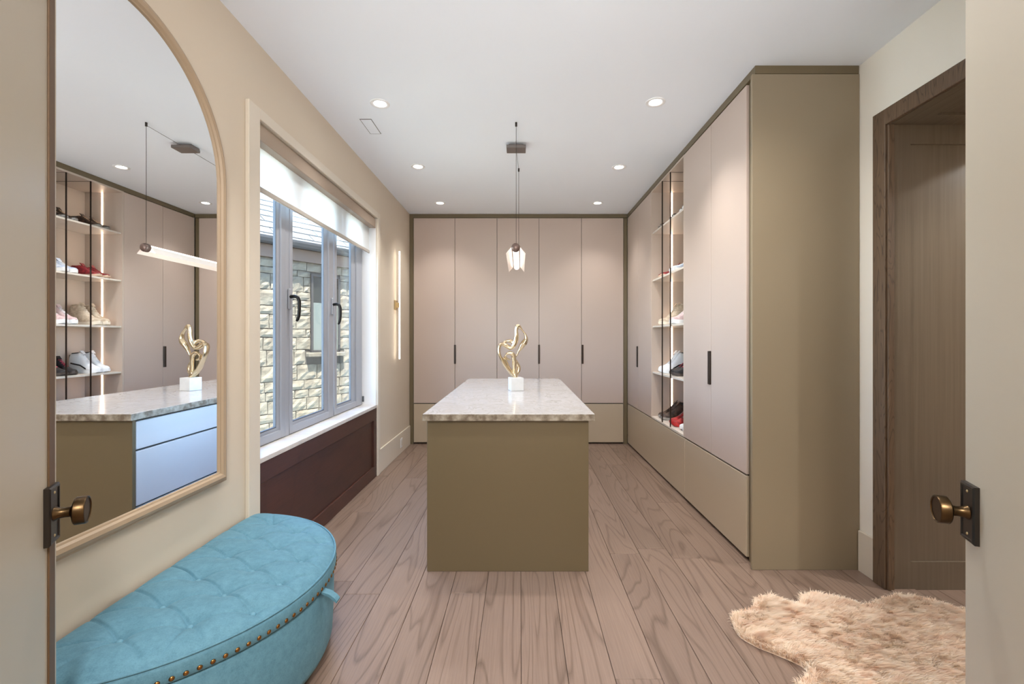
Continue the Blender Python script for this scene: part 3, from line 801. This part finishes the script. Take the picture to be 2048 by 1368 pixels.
C = {k: smat('shoe_'+k, *v) for k, v in dict(
    brown=((92, 70, 56), (50, 38, 32)), tan=((196, 160, 128),), grey=((176, 172, 168), (120, 118, 116)), red=((150, 34, 40), (104, 20, 28)),
    bright_red=((196, 40, 38), (150, 24, 26)), gum=((196, 170, 148),), white=((234, 234, 234),), pale_blue=((222, 228, 238), (190, 204, 226)),
    cream=((214, 196, 172), (186, 166, 142)), cream_sole=((226, 212, 192),), pink=((228, 204, 200), (206, 172, 172)), black=((40, 36, 38), (24, 22, 24)),
    hot=((210, 70, 90),), dark_sole=((70, 60, 54),), silver=((150, 146, 140),)).items()}
ROWS = [
 # shelf index, pair centre Y, style, up, sole, lace, lining, thick, accent, colour phrase
 (4, 4.69, 'low', 'brown', 'silver', 'tan', 'black', 0.020, None, 'mottled dark brown low sneaker'),
 (4, 4.34, 'low', 'brown', 'grey', 'tan', 'tan', 0.022, None, 'brown and grey low sneaker'),
 (4, 4.06, 'low', 'grey', 'white', 'white', 'dark_sole', 0.024, None, 'pale grey low sneaker'),
 (3, 4.69, 'low', 'red', 'gum', 'red', 'red', 0.024, None, 'dark red low sneaker'),
 (3, 4.34, 'low', 'pale_blue', 'white', 'white', 'tan', 0.036, None, 'white and pale blue chunky sneaker'),
 (2, 4.69, 'high', 'cream', 'cream_sole', 'cream_sole', 'cream', 0.034, None, 'cream lace-up high sneaker'),
 (2, 4.34, 'mid', 'pink', 'white', 'white', 'pink', 0.040, None, 'pale pink runner with thick white sole'),
 (1, 4.69, 'high', 'white', 'white', 'white', 'black', 0.030, 'black', 'white high-top sneaker with black collar'),
 (1, 4.34, 'mid', 'black', 'dark_sole', 'hot', 'black', 0.026, 'hot', 'black sneaker with red accents'),
 (0, 4.69, 'mid', 'brown', 'silver', 'black', 'black', 0.026, None, 'dark brown and grey sneaker'),
 (0, 4.34, 'mid', 'bright_red', 'bright_red', 'silver', 'grey', 0.026, None, 'bright red sneaker'),
 (0, 4.06, 'low', 'white', 'white', 'white', 'white', 0.030, None, 'white low sneaker'),
]
SHN = ['bottom', 'second lowest', 'middle', 'second highest', 'top']
for (si, yc, style, up, sole, lace, lin_, th, acc, phrase) in ROWS:
    ms = shoe_meshes(phrase, style, C[up], C[sole], C[lace], C[lin_], th, C[acc] if acc else None)
    for sgn in (-1, 1):
        y = yc + sgn*0.066
        where = 'farther' if sgn > 0 else 'nearer'
        t = thing('sneaker', '%s on %s shelf, %s of its pair' % (phrase, SHN[si], where), 'shoe', (1.728+(0.012 if sgn > 0 else 0), y, SHELVES[si]+0.0005), PI+sgn*0.05, 'shoes in the lit display shelves')
        for part, me in ms.items(): link_copy(part, me, t)

# ------------------------------------------------------------------ island
IX0, IX1, IY0, IY1, IH = -0.549, 0.405, 2.687, 4.985, 0.894
isl = thing('island_cabinet', 'olive island cabinet with drawers on its window side', 'cabinet', (-0.07, IY0, 0))
ox = -0.07
obj('front_panel', bx(IX0-ox, IX1-ox, 0.0, 0.025, 0.0, IH, bev=0.002), M_olive, isl)
obj('back_panel', bx(IX0-ox, IX1-ox, IY1-IY0-0.025, IY1-IY0, 0.0, IH, bev=0.002), M_olive, isl)
obj('body', bx(IX0-ox+0.024, IX1-ox-0.024, 0.025, IY1-IY0-0.025, 0.03, IH), M_carc, isl)
obj('toe_kick', bx(IX0-ox+0.05, IX1-ox-0.05, 0.025, IY1-IY0-0.025, 0.0, 0.03), M_dark, isl)
D = IY1-IY0-0.05; n = 3
for side in (-1, 1):
    for k in range(n):
        a = 0.025+GAP+D*k/n; b = 0.025-GAP+D*(k+1)/n
        for z0, z1 in ((0.035, 0.362), (0.374, 0.700), (0.712, 0.880)):
            if side < 0: obj('drawer', bx(IX0-ox, IX0-ox+0.022, a, b, z0, z1, bev=0.002), M_isld_daylit, isl)
            else: obj('drawer', bx(IX1-ox-0.022, IX1-ox, a, b, z0, z1, bev=0.002), M_isld_daylit, isl)
wt = bmesh.new()
box(wt, -0.569, 0.437, 2.655, 5.016, IH, 0.935, bev=0.003, seg=2)
for f in wt.faces:
    f.material_index = 0 if f.normal.z > 0.5 or True else 1
wt.normal_update()
for f in wt.faces:
    f.material_index = 0 if f.normal.z > 0.7 else 1
tag(obj('worktop', wt, [M_quartz, M_qedge]), 'pale veined stone worktop covering the olive island', 'worktop')

# sculpture on the island
sc_o = thing('sculpture', 'gold abstract looping sculpture on a white cube, on the island', 'sculpture', (-0.035, 3.875, 0.9355), 0)
bm = bx(-0.055, 0.055, -0.055, 0.055, 0.0, 0.110, bev=0.003, seg=2)
bmesh.ops.rotate(bm, cent=(0, 0, 0), matrix=Matrix.Rotation(math.radians(14), 3, 'Z'), verts=bm.verts)
M_cube = mat('white_marble_base', (212, 211, 208), 0.35, var=0.03, scale=20)
obj('base', bm, M_cube, sc_o)
SCL = 0.000519
def cv(pts):
    """crop coords x, y, depth offset (m), in-plane half thickness (m), depth half width (m)"""
    return [(Vector(((x-585)*SCL, dy, 0.110+(1020-y)*SCL)), a*1.35, b) for x, y, dy, a, b in pts]
def catmull(pts, n=7):
    P = [np.array([*p, a, b]) for p, a, b in pts]; out = []
    for i in range(len(P)-1):
        p0, p1, p2, p3 = P[max(0, i-1)], P[i], P[i+1], P[min(len(P)-1, i+2)]
        for k in range(n):
            t_ = k/n
            out.append(0.5*((2*p1)+(-p0+p2)*t_+(2*p0-5*p1+4*p2-p3)*t_**2+(-p0+3*p1-3*p2+p3)*t_**3))
    out.append(P[-1]); return out
def ribbon(bm, pts, K=12):
    Q = catmull(cv(pts)); rings = []
    for i, q in enumerate(Q):
        a = Q[max(0, i-1)]; b = Q[min(len(Q)-1, i+1)]
        d = Vector(b[:3]-a[:3]); d.normalize()
        side = Vector((0, 1, 0)); side = (side-d*side.dot(d)).normalized(); nr = d.cross(side)
        c = Vector(q[:3])
        rings.append([tuple(c+nr*q[3]*math.cos(2*PI*k/K)+side*q[4]*math.sin(2*PI*k/K)) for k in range(K)])
    loft(bm, rings)
bm = bmesh.new()
# outer left band, up and over into the valley
ribbon(bm, [(565, 1005, 0, .012, .016), (520, 960, -.004, .006, .022), (452, 890, -.012, .009, .026), (385, 790, -.018, .009, .030), (332, 680, -.02, .009, .032), (307, 590, -.018, .010, .034), (314, 515, -.01, .011, .036), (345, 475, 0, .011, .034), (400, 490, .004, .015, .030), (455, 525, .004, .014, .026), (505, 540, .002, .012, .024), (545, 500, 0, .015, .022), (583, 420, 0, .016, .022), (595, 330, -.004, .014, .022), (590, 240, -.006, .012, .020), (610, 185, -.006, .014, .018), (640, 195, -.002, .013, .018), (680, 235, .004, .006, .020), (733, 310, .010, .007, .024), (752, 385, .014, .013, .028), (732, 440, .012, .019, .030), (695, 485, .010, .018, .028), (660, 540, .010, .015, .024), (625, 600, .006, .008, .020), (600, 660, .004, .005, .014), (572, 695, .002, .004, .010)])
# back flap of the upper left
ribbon(bm, [(345, 470, .012, .006, .020), (420, 430, .022, .009, .022), (490, 425, .022, .012, .020), (540, 450, .012, .012, .018)])
# little inner loop and the stem
ribbon(bm, [(500, 735, .004, .005, .012), (440, 715, .0, .007, .018), (415, 672, -.004, .006, .020), (445, 632, -.006, .008, .020), (500, 622, -.008, .012, .018), (545, 665, -.008, .015, .016), (555, 740, -.006, .014, .016), (558, 830, -.004, .012, .014), (565, 920, -.002, .014, .016), (572, 1000, 0, .018, .020)])
# inner sheet between band and stem
ribbon(bm, [(375, 690, .012, .008, .020), (410, 770, .012, .014, .020), (450, 860, .012, .015, .018), (510, 945, .008, .015, .016), (560, 1000, .002, .013, .016)])
# right fin
ribbon(bm, [(560, 700, .006, .006, .012), (600, 790, .012, .012, .014), (632, 860, .014, .013, .014), (622, 930, .010, .012, .014), (590, 985, .004, .012, .014)])
lathe(bm, [(0, 0.108), (0.020, 0.108), (0.022, 0.116), (0.016, 0.126), (0, 0.130)], (-0.005, 0, 0), None, 16)
fig = obj('gold_figure', bm, M_gold, sc_o, smooth=True, label='polished gold looping figure')
md = fig.modifiers.new('r', 'REMESH'); md.mode = 'VOXEL'; md.voxel_size = 0.0035; md.use_smooth_shade = True
md = fig.modifiers.new('s', 'SMOOTH'); md.iterations = 3; md.factor = 0.5

# ------------------------------------------------------------------ arched mirror
MR, MC, MCZ, MB = 0.51, 1.632, 2.095, 0.745
XM = XL + 0.022
mi = thing('arched_mirror', 'tall arched mirror with a champagne frame above the blue ottoman', 'mirror', (XL, MC, 0))
def arch(r, zb, n=48):
    pts = [(r, zb)] + [(r*math.cos(PI*k/n), MCZ+r*math.sin(PI*k/n)) for k in range(n+1)] + [(-r, zb)]
    return pts
A = arch(MR+0.004, MB-0.004)
bm = bmesh.new(); loft(bm, [[(0.006, y, z) for y, z in A], [(0.022, y, z) for y, z in A]])
obj('mirror_glass', bm, M_mirror, mi)
prof = [(0.0, 0.050), (0.028, 0.050), (0.030, 0.046), (0.030, 0.042), (0.036, 0.038), (0.041, 0.026), (0.038, 0.012), (0.030, 0.006), (0.028, 0.0), (0.021, -0.001), (0.0, -0.001)]   # (x proud of wall, offset outward)
rings = []
for xx, off in prof:
    rings.append([(xx, y, z) for y, z in arch(MR+off, MB-off)])
bm = bmesh.new()
vs = [[bm.verts.new(p) for p in r] for r in rings]
for a, b in zip(vs, vs[1:]+vs[:1]):
    for i in range(len(a)):
        j = (i+1) % len(a); bm.faces.new((a[i], a[j], b[j], b[i]))
obj('mirror_frame', bm, M_champ, mi)

# ------------------------------------------------------------------ ottoman
OC, OA, OB = 1.84, 0.63, 0.635
ot = thing('ottoman', 'teal blue tufted half-moon storage ottoman with brass nailheads under the mirror', 'ottoman', (XL+0.018, OC, 0))
OB = 0.623
btn = [(-1.25, z) for z in (1.42, 1.592, 1.768, 1.945, 2.125, 2.296)] + [(-1.083, z) for z in (1.494, 1.667, 1.84, 2.02, 2.20)] + [(-0.925, z) for z in (1.577, 1.749, 1.925, 2.112)]
btn = [(x-(XL+0.018), z-OC) for x, z in btn]
def rimpt(th): return OB*math.cos(th), OA*math.sin(th)
NT, NR = 330, 120
th = np.linspace(-PI/2, PI/2, NT+1); rr = np.linspace(0, 1, NR+1)
RX = rr[:, None]*OB*np.cos(th)[None, :]; RY = rr[:, None]*OA*np.sin(th)[None, :]
e_r = (1-rr)[:, None]*0.625 + 0*RX; e_w = RX+0.0
e = np.minimum(e_r, e_w+0.012)
H = 0.418 + 0.032*(1-np.exp(-e_r/0.030))*(1-0.5*np.exp(-e_w/0.02)) + 0.014*(1-np.exp(-e_r/0.15))
def pseg(px_, py_, a, b):
    ax, ay = a; bx_, by_ = b; dx, dy = bx_-ax, by_-ay
    t_ = np.clip(((px_-ax)*dx+(py_-ay)*dy)/(dx*dx+dy*dy), 0, 1)
    return np.hypot(px_-ax-t_*dx, py_-ay-t_*dy)
segs = []
for i, a in enumerate(btn):
    for b in btn[i+1:]:
        if abs(a[0]-b[0]) > 0.1 and math.hypot(a[0]-b[0], a[1]-b[1]) < 0.22: segs.append((a, b))
rows_out = [(btn[11+k], None) for k in range(4)]
for k in (11, 12, 13, 14):
    for s_ in (-0.10, 0.10):
        b = btn[k]; segs.append((b, (b[0]+0.17, b[1]+s_)))
for b, tgt in ((btn[0], (0.10, -0.60)), (btn[0], (0.33, -0.52)), (btn[5], (0.1, 0.60)), (btn[5], (0.33, 0.53)), (btn[10], (0.45, 0.47)), (btn[6], (0.47, -0.45)), (btn[6], (0.36, -0.52))):
    segs.append((b, tgt))
for k in range(6):
    segs.append((btn[k], (0.0, btn[k][1]+0.08))); segs.append((btn[k], (0.0, btn[k][1]-0.08)))
edgefade = 1-np.exp(-np.maximum(e_r, 0)/0.05)
crease = np.zeros_like(H)
for a, b in segs:
    d = pseg(RX, RY, a, b); crease = np.maximum(crease, 0.010*np.exp(-(d/0.0042)**2)+0.002*np.exp(-(d/0.020)**2))
tuft = np.zeros_like(H)
for a in btn:
    d = np.hypot(RX-a[0], RY-a[1]); tuft = np.maximum(tuft, 0.011*np.exp(-(d/0.020)**2)+0.021*np.exp(-(d/0.050)**2))
H = H - (crease*edgefade*0.9) - tuft*0.9
verts = np.stack([RX, RY, H], -1).reshape(-1, 3)
faces = []
for i in range(NR):
    for j in range(NT):
        a = i*(NT+1)+j; faces.append((a, a+NT+1, a+NT+2, a+1) if i else (a, a+NT+1, a+NT+2))
topz = H[-1, :]
# lid border
ring_prof = [(1.003, 0.419), (1.010, 0.405), (1.012, 0.385), (1.010, 0.362), (1.0, 0.357), (0.9, 0.357)]
base_i = len(verts); vl = verts.tolist(); prev = [NR*(NT+1)+j for j in range(NT+1)]
for f_, z in ring_prof:
    cur = []
    for j in range(NT+1):
        vl.append((OB*math.cos(th[j])*f_, OA*math.sin(th[j])*f_, z)); cur.append(len(vl)-1)
    for j in range(NT): faces.append((prev[j], cur[j], cur[j+1], prev[j+1]))
    prev = cur
# wall-side back of the lid
for sgn_i in (0,):
    pass
lid = obj('lid', (vl, [], faces), M_velvet, ot, smooth=True)
# piping
bm = bmesh.new()
pr = []
for j in range(0, NT+1, 3):
    c = Vector((OB*math.cos(th[j])*1.004, OA*math.sin(th[j])*1.004, 0.421)); nrm = Vector((math.cos(th[j]), math.sin(th[j]), 0))
    pr.append([tuple(c+nrm*0.0042*math.cos(q)+Vector((0, 0, 0.0042*math.sin(q)))) for q in [k*PI/3 for k in range(6)]])
loft(bm, pr)
obj('piping', bm, M_velvet, lid, smooth=True)
# base body
NB = 96; tb = np.linspace(-PI/2, PI/2, NB+1)
bm = bmesh.new(); rings = []
for f_, z in ((0.95, 0.05), (0.968, 0.052), (0.985, 0.08), (0.995, 0.2), (0.996, 0.34), (0.990, 0.352), (0.95, 0.3535)):
    rings.append([(max(0.002, OB*math.cos(a)*f_), OA*math.sin(a)*f_, z) for a in tb])
loft(bm, rings)
obj('body', bm, M_velvet, ot, smooth=True)
for a in (-1.25, -0.42, 0.42, 1.25):
    bm = bmesh.new(); cyl(bm, (OB*0.88*math.cos(a)+0.0, OA*0.88*math.sin(a), 0.0), (OB*0.88*math.cos(a), OA*0.88*math.sin(a), 0.052), 0.018, 0.024, seg=14)
    obj('foot', bm, M_dark, ot)
bm = bmesh.new(); lathe(bm, [(0, 0.004), (0.004, 0.0035), (0.0066, 0.002), (0.0078, 0.0), (0, -0.001)], (0, 0, 0), None, 12)
bmesh.ops.recalc_face_normals(bm, faces=bm.faces)
nail = bpy.data.meshes.new('nailhead'); bm.to_mesh(nail); bm.free(); nail.materials.append(M_nail); nail.polygons.foreach_set('use_smooth', [True]*len(nail.polygons))
NN = 58
for k in range(NN):
    a = -PI/2+PI*(k+0.5)/NN
    nx, ny = math.cos(a)/OB, math.sin(a)/OA; az = math.atan2(ny, nx)
    link_copy('nailhead', nail, lid, (OB*math.cos(a)*1.0115, OA*math.sin(a)*1.0115, 0.3715), (0, PI/2, az))
bm = bmesh.new(); lathe(bm, [(0, 0.007), (0.005, 0.006), (0.009, 0.003), (0.0105, -0.002), (0.009, -0.006), (0, -0.007)], (0, 0, 0), None, 14)
bmesh.ops.recalc_face_normals(bm, faces=bm.faces)
bme = bpy.data.meshes.new('button'); bm.to_mesh(bme); bm.free(); bme.materials.append(M_button); bme.polygons.foreach_set('use_smooth', [True]*len(bme.polygons))
for a in btn:
    rad = math.hypot(a[0]/OB, a[1]/OA)
    z = 0.418+0.032*(1-math.exp(-(1-rad)*0.625/0.03))+0.014*(1-math.exp(-(1-rad)*0.625/0.15))-0.0288-0.0108
    link_copy('button', bme, lid, (a[0], a[1], z+0.009))
# pull tab
bm = bmesh.new()
tabp = [(0.0, 0.360), (0.03, 0.350), (0.052, 0.334), (0.062, 0.322), (0.060, 0.314), (0.050, 0.322), (0.03, 0.338), (0.0, 0.352)]
loft(bm, [[(OB+0.004+x, yy, z) for x, z in tabp] for yy in (-0.016, -0.014, 0.014, 0.016)])
obj('pull_tab', bm, M_velvet, lid, label='small fabric pull loop')

# ------------------------------------------------------------------ fur rug
up_px = [(1452, 1225), (1463, 1211), (1491, 1206), (1498, 1189), (1523, 1181), (1556, 1185), (1583, 1194), (1591, 1182), (1613, 1175), (1646, 1179), (1701, 1191), (1725, 1199), (1745, 1189), (1783, 1178), (1810, 1181), (1865, 1192), (1914, 1206), (1945, 1203)]
lo_px = [(1575, 1367), (1591, 1350), (1597, 1333), (1550, 1311), (1504, 1292), (1466, 1268), (1452, 1244)]
FH = 0.036
outl = [px(x, y, h=FH*1.0).xy for x, y in up_px]
ins_out = []
outl += [Vector((2.36, 2.20)), Vector((2.40, 2.0)), Vector((2.30, 1.85)), Vector((2.33, 1.70)), Vector((2.18, 1.62)), Vector((1.95, 1.52)), Vector((1.72, 1.50)), Vector((1.62, 1.42)), Vector((1.40, 1.36)), Vector((1.22, 1.40)), Vector((1.12, 1.52)), Vector((1.10, 1.66))]
outl += [px(x, y, h=0.018).xy for x, y in lo_px]
cen = sum((Vector(p) for p in outl), Vector((0, 0)))/len(outl)
# densify
def dens(P, n=6):
    out = []
    m_ = len(P)
    for i in range(m_):
        p0, p1, p2, p3 = P[i-1], P[i], P[(i+1) % m_], P[(i+2) % m_]
        for k in range(n):
            t_ = k/n
            out.append(0.5*((2*p1)+(-p0+p2)*t_+(2*p0-5*p1+4*p2-p3)*t_**2+(-p0+3*p1-3*p2+p3)*t_**3))
    return out
OUT = dens([Vector(p) for p in outl], 5)
OUTA = np.array([(p.x, p.y) for p in OUT])
# shrink the hide a little so that the fur ends on the outline
def inset(P, d):
    n_ = len(P); res = []
    for i in range(n_):
        tq = P[(i+1) % n_]-P[i-1]; L_ = math.hypot(*tq); nrm = np.array([-tq[1], tq[0]])/max(L_, 1e-6)
        res.append(P[i]+nrm*d)
    return np.array(res)
area2 = np.sum(OUTA[:, 0]*np.roll(OUTA[:, 1], -1)-np.roll(OUTA[:, 0], -1)*OUTA[:, 1])
HID = inset(OUTA, 0.030 if area2 > 0 else -0.030)
bm = bmesh.new()
lo = [bm.verts.new((x, y, 0.002)) for x, y in HID]; hi = [bm.verts.new((x, y, 0.005)) for x, y in HID]
for i in range(len(HID)):
    j = (i+1) % len(HID); bm.faces.new((lo[i], lo[j], hi[j], hi[i]))
ft = bm.faces.new(hi); fb = bm.faces.new(lo[::-1])
bmesh.ops.triangulate(bm, faces=[ft, fb])
rug = tag(obj('fur_rug', bm, M_fur), 'pinkish cream faux sheepskin rug on the oak floor at the doorway', 'rug')
def inside(pts, poly):
    x, y = pts[:, 0], pts[:, 1]; r = np.zeros(len(pts), bool)
    for i in range(len(poly)):
        x0, y0 = poly[i-1]; x1, y1 = poly[i]
        c = ((y0 > y) != (y1 > y)) & (x < (x1-x0)*(y-y0)/(y1-y0+1e-12)+x0); r ^= c
    return r
mn, mx = HID.min(0), HID.max(0)
P = rng.uniform(mn, mx, (220000, 2)); P = P[inside(P, HID)][:125000]
# nearest edge distance/direction
D = np.full(len(P), 1e9); G = np.zeros((len(P), 2))
for i in range(0, len(HID)):
    d = P-HID[i]; q = (d**2).sum(1); m_ = q < D; D[m_] = q[m_]; G[m_] = d[m_]
D = np.sqrt(D)
outw = -G/np.maximum(np.linalg.norm(G, axis=1), 1e-6)[:, None]
wE = np.clip(1-D/0.045, 0, 1)[:, None]
def sn(p, f, ph): return np.sin(p[:, 0]*f+ph)*np.cos(p[:, 1]*f*1.3+ph*1.7)
CELL = 0.026
ci_ = np.floor(P/CELL+rng.uniform(-0.25, 0.25, P.shape)).astype(int)
hsh = ((ci_[:, 0]*73856093) ^ (ci_[:, 1]*19349663)) & 0xffff
tab = rng.uniform(0, 1, (0x10000, 4))[hsh]
cc = (ci_+0.25+0.5*tab[:, :2])*CELL                       # centre of the clump a hair belongs to
ang_ = -0.55 + 0.45*sn(P, 7, 0.3)+(tab[:, 2]-0.5)*0.95+rng.normal(0, 0.18, len(P))
flow = np.stack([np.cos(ang_), np.sin(ang_)], 1)
dirn = flow*(1-0.75*wE)+outw*wE*0.9+rng.normal(0, 0.12, P.shape)
ln = (0.050+rng.normal(0, 0.007, len(P)))*(0.80+0.4*tab[:, 3])
lean = np.clip(0.62+0.25*(tab[:, 2]-0.5)+0.15*wE[:, 0]+rng.normal(0, 0.08, len(P)), 0.2, 0.92)
up1 = ln*0.5*np.sqrt(1-(0.8*lean)**2)+0.002; hor1 = 0.40*ln*lean
tip_h = up1+0.5*ln*(1-lean)*0.9-0.004*wE[:, 0]; hor2 = ln*lean*0.95
z0 = 0.004
wd = rng.uniform(0.0010, 0.0019, len(P))
perp = np.stack([-dirn[:, 1], dirn[:, 0]], 1)
perp /= np.maximum(np.linalg.norm(perp, axis=1), 1e-6)[:, None]
def P3(xy, z): return np.concatenate([xy, z[:, None]], 1)
one = np.ones(len(P))
a0 = P3(P-perp*wd[:, None], z0*one); a1 = P3(P+perp*wd[:, None], z0*one)
m_ = P+dirn*hor1[:, None]
b0 = P3(m_-perp*wd[:, None]*0.9, z0+up1); b1 = P3(m_+perp*wd[:, None]*0.9, z0+up1)
pull = (0.55*(1-0.6*wE[:, 0]))[:, None]
tipxy = (P*(1-pull)+cc*pull)+dirn*hor2[:, None]
c0 = P3(tipxy, np.maximum(z0+tip_h, 0.004))
V = np.stack([a0, a1, b0, b1, c0], 1).reshape(-1, 3)
nS = len(P); o5 = np.arange(nS)*5
me = bpy.data.meshes.new('fur_pile')
me.vertices.add(len(V)); me.vertices.foreach_set('co', V.ravel())
quads = np.stack([o5, o5+1, o5+3, o5+2], 1); tris = np.stack([o5+2, o5+3, o5+4], 1)
li = np.concatenate([quads.ravel(), tris.ravel()])
me.loops.add(len(li)); me.loops.foreach_set('vertex_index', li.astype(np.int32))
ls = np.concatenate([np.arange(nS)*4, nS*4+np.arange(nS)*3]).astype(np.int32)
me.polygons.add(2*nS); me.polygons.foreach_set('loop_start', ls)
me.polygons.foreach_set('use_smooth', [True]*(2*nS))
me.update(calc_edges=True); me.validate()
me.materials.append(M_fur)
fp = bpy.data.objects.new('fur_pile', me); COL.objects.link(fp); fp.parent = rug; fp['kind'] = 'stuff'

# ------------------------------------------------------------------ pendant lamp
PXc = -0.032; PZ0, PZ1, PH = 3.40, 4.37, 2.057
pe = thing('pendant_lamp', 'slim linear glass pendant lamp hung on cables above the island', 'lamp', (PXc, (PZ0+PZ1)/2, PH))
oy = (PZ0+PZ1)/2
bm = bmesh.new(); box(bm, -0.062, 0.062, 3.80-oy, 3.90-oy, CH-PH-0.022, CH-PH-0.0005, bev=0.002)
box(bm, -0.080, 0.080, 3.76-oy, 3.88-oy, CH-PH-0.046, CH-PH-0.022, bev=0.002)
obj('canopy', bm, mat('pendant_canopy', (128, 120, 116), 0.35, 0.7), pe)
for (x, y) in ((0.003, 3.42), (0.020, 4.345)):
    bm = bmesh.new(); lathe(bm, [(0, CH-PH-0.03), (0.008, CH-PH-0.03), (0.008, CH-PH-0.001), (0, CH-PH-0.0005)], (x, y-oy, 0), None, 12)
    obj('cable_anchor', bm, M_plate, pe)
    bm = bmesh.new(); cyl(bm, (x, y-oy, 0.02), (x, y-oy, CH-PH-0.028), 0.0016, seg=6)
    obj('suspension_cable', bm, M_plate, pe)
    bm = bmesh.new(); cyl(bm, (x, y-oy, CH-PH-0.022), (0.0, 3.84-oy, CH-PH-0.026), 0.0016, seg=6)
    obj('feed_cable', bm, M_plate, pe)
bm = bmesh.new(); lathe(bm, [(0, -0.020), (0.020, -0.017), (0.030, -0.008), (0.0325, 0.0), (0.0325, 0.026), (0, 0.026)], (0, PZ0-oy, 0), Matrix.Rotation(-PI/2, 3, 'X'), 28)
bm2 = bm
obj('end_cap', bm2, mat('pendant_cap', (112, 92, 84), 0.4, 0.5), pe, smooth=True)
bm = bmesh.new(); lathe(bm, [(0.024, PZ0-oy+0.02), (0.024, PZ1-oy-0.02), (0.018, PZ1-oy-0.005), (0, PZ1-oy)], (0, 0, 0), Matrix.Rotation(-PI/2, 3, 'X'), 20)
obj('light_tube', bm, M_lamp, pe, smooth=True, label='glowing frosted glass tube')
for sgn in (-1, 1):
    bm = bmesh.new()
    q = [(sgn*0.036, 0.004), (sgn*0.074, -0.042), (sgn*0.0715, -0.044), (sgn*0.0335, 0.002)]
    loft(bm, [[(x, PZ0-oy+0.02, z) for x, z in q], [(x, PZ1-oy-0.01, z) for x, z in q]])
    obj('glass_wing', bm, M_acryl, pe, label='edge-lit frosted wing')

# ------------------------------------------------------------------ sconce
sx = -1.39; sy = 5.25
t = thing('wall_sconce', 'slim vertical light bar on the beige wall by the far wardrobes', 'lamp', (XL, sy, 1.76))
bm = bmesh.new(); box(bm, 0.0, 0.018, -0.045, 0.045, -0.055, 0.055, bev=0.004)
obj('wall_plate', bm, M_brass, t)
bm = bmesh.new(); box(bm, 0.018, 0.05, -0.012, 0.012, -0.03, 0.03, bev=0.003); obj('bracket', bm, M_brass, t)
bm = bmesh.new(); cyl(bm, (0.051, 0, -0.62), (0.051, 0, 0.62), 0.009, seg=14); obj('light_bar', bm, M_sconce, t, smooth=True, label='glowing white bar')

# ------------------------------------------------------------------ ceiling downlights and vent
def downlight(x, y, label, k=1.0, ang=105):
    t = thing('downlight', label, 'light', (x, y, CH), 0, 'recessed downlights in the ceiling')
    bm = bmesh.new(); lathe(bm, [(0.066, -0.0003), (0.066, -0.004), (0.062, -0.006), (0.046, -0.005), (0.040, -0.001), (0.040, -0.0003)], (0, 0, 0), None, 36)
    obj('trim_ring', bm, M_white, t, smooth=True)
    bm = bmesh.new(); lathe(bm, [(0.041, -0.0006), (0.030, -0.0025), (0, -0.003)], (0, 0, 0), None, 28)
    obj('lens', bm, M_down, t, smooth=True, label='glowing round lens')
    ld = bpy.data.lights.new('downlight_beam', 'SPOT'); ld.energy = SPOT_W*k; ld.spot_size = math.radians(ang); ld.spot_blend = 1.0
    ld.shadow_soft_size = 0.04; ld.color = (1.0, 0.985, 0.965)
    lo_ = bpy.data.objects.new('downlight_beam', ld); COL.objects.link(lo_); lo_.parent = t; lo_.location = (0, 0, -0.03)
for x, y, l, *kk in ((-0.967, 3.144, 'recessed ceiling downlight beside the rectangular vent'), (0.930, 3.125, 'recessed ceiling downlight nearest the olive end panel'),
                (-0.963, 4.296, 'recessed ceiling downlight between vent and left far corner'), (0.937, 4.31, 'recessed ceiling downlight in front of the shoe shelves'),
                (-0.959, 5.453, 'recessed ceiling downlight close to the far left corner', 0.5), (0.929, 5.453, 'recessed ceiling downlight close to the far right corner', 0.5),
                (-0.960, 1.98, 'recessed ceiling downlight above the blue ottoman', 0.75, 72), (0.930, 1.98, 'recessed ceiling downlight above the fur rug', 0.95, 150)):
    downlight(x, y, l, *kk)
t = thing('ceiling_vent', 'flush rectangular vent outlined in grey in the white ceiling', 'vent', (-1.1435, 3.488, CH))
bm = bmesh.new()
for a in ((-0.0435, 0.0435, -0.122, -0.116), (-0.0435, 0.0435, 0.116, 0.122), (-0.0435, -0.039, -0.122, 0.122), (0.039, 0.0435, -0.122, 0.122)):
    box(bm, a[0], a[1], a[2], a[3], -0.0022, -0.0003)
obj('vent_gap', bm, mat('vent_gap_grey', (120, 118, 116), 0.7), t)
obj('vent_plate', bx(-0.039, 0.039, -0.116, 0.116, -0.003, -0.0004), M_ceil, t)

downlight(3.95, 1.25, 'added fill downlight in the unseen room beyond the brown doorway', 3.5, 160)  # unseen lamp added to brighten the panelled doorway lining
# unseen fill lamp added in the hallway to light faces towards the camera
t = thing('hallway_fill_lamp', 'round ceiling fill lamp added in the unseen hallway behind the camera', 'lamp', (0.1, -0.9, CH))
bm = bmesh.new(); lathe(bm, [(0.26, -0.0005), (0.26, -0.05), (0.24, -0.06)], (0, 0, 0), None, 32); obj('fill_rim', bm, M_brass, t, smooth=True)
bm = bmesh.new(); lathe(bm, [(0.245, -0.045), (0.2, -0.058), (0, -0.062)], (0, 0, 0), None, 32); obj('fill_diffuser', bm, emis('hall_fill_glow', (255, 246, 236), 1.0), t, smooth=True)
ld = bpy.data.lights.new('hallway_fill', 'AREA'); ld.shape = 'DISK'; ld.size = 0.5; ld.energy = HALL_FILL_W; ld.color = (1.0, 0.985, 0.965)
lo_ = bpy.data.objects.new('hallway_fill', ld); COL.objects.link(lo_); lo_.parent = t; lo_.location = (0, 0, -0.08)
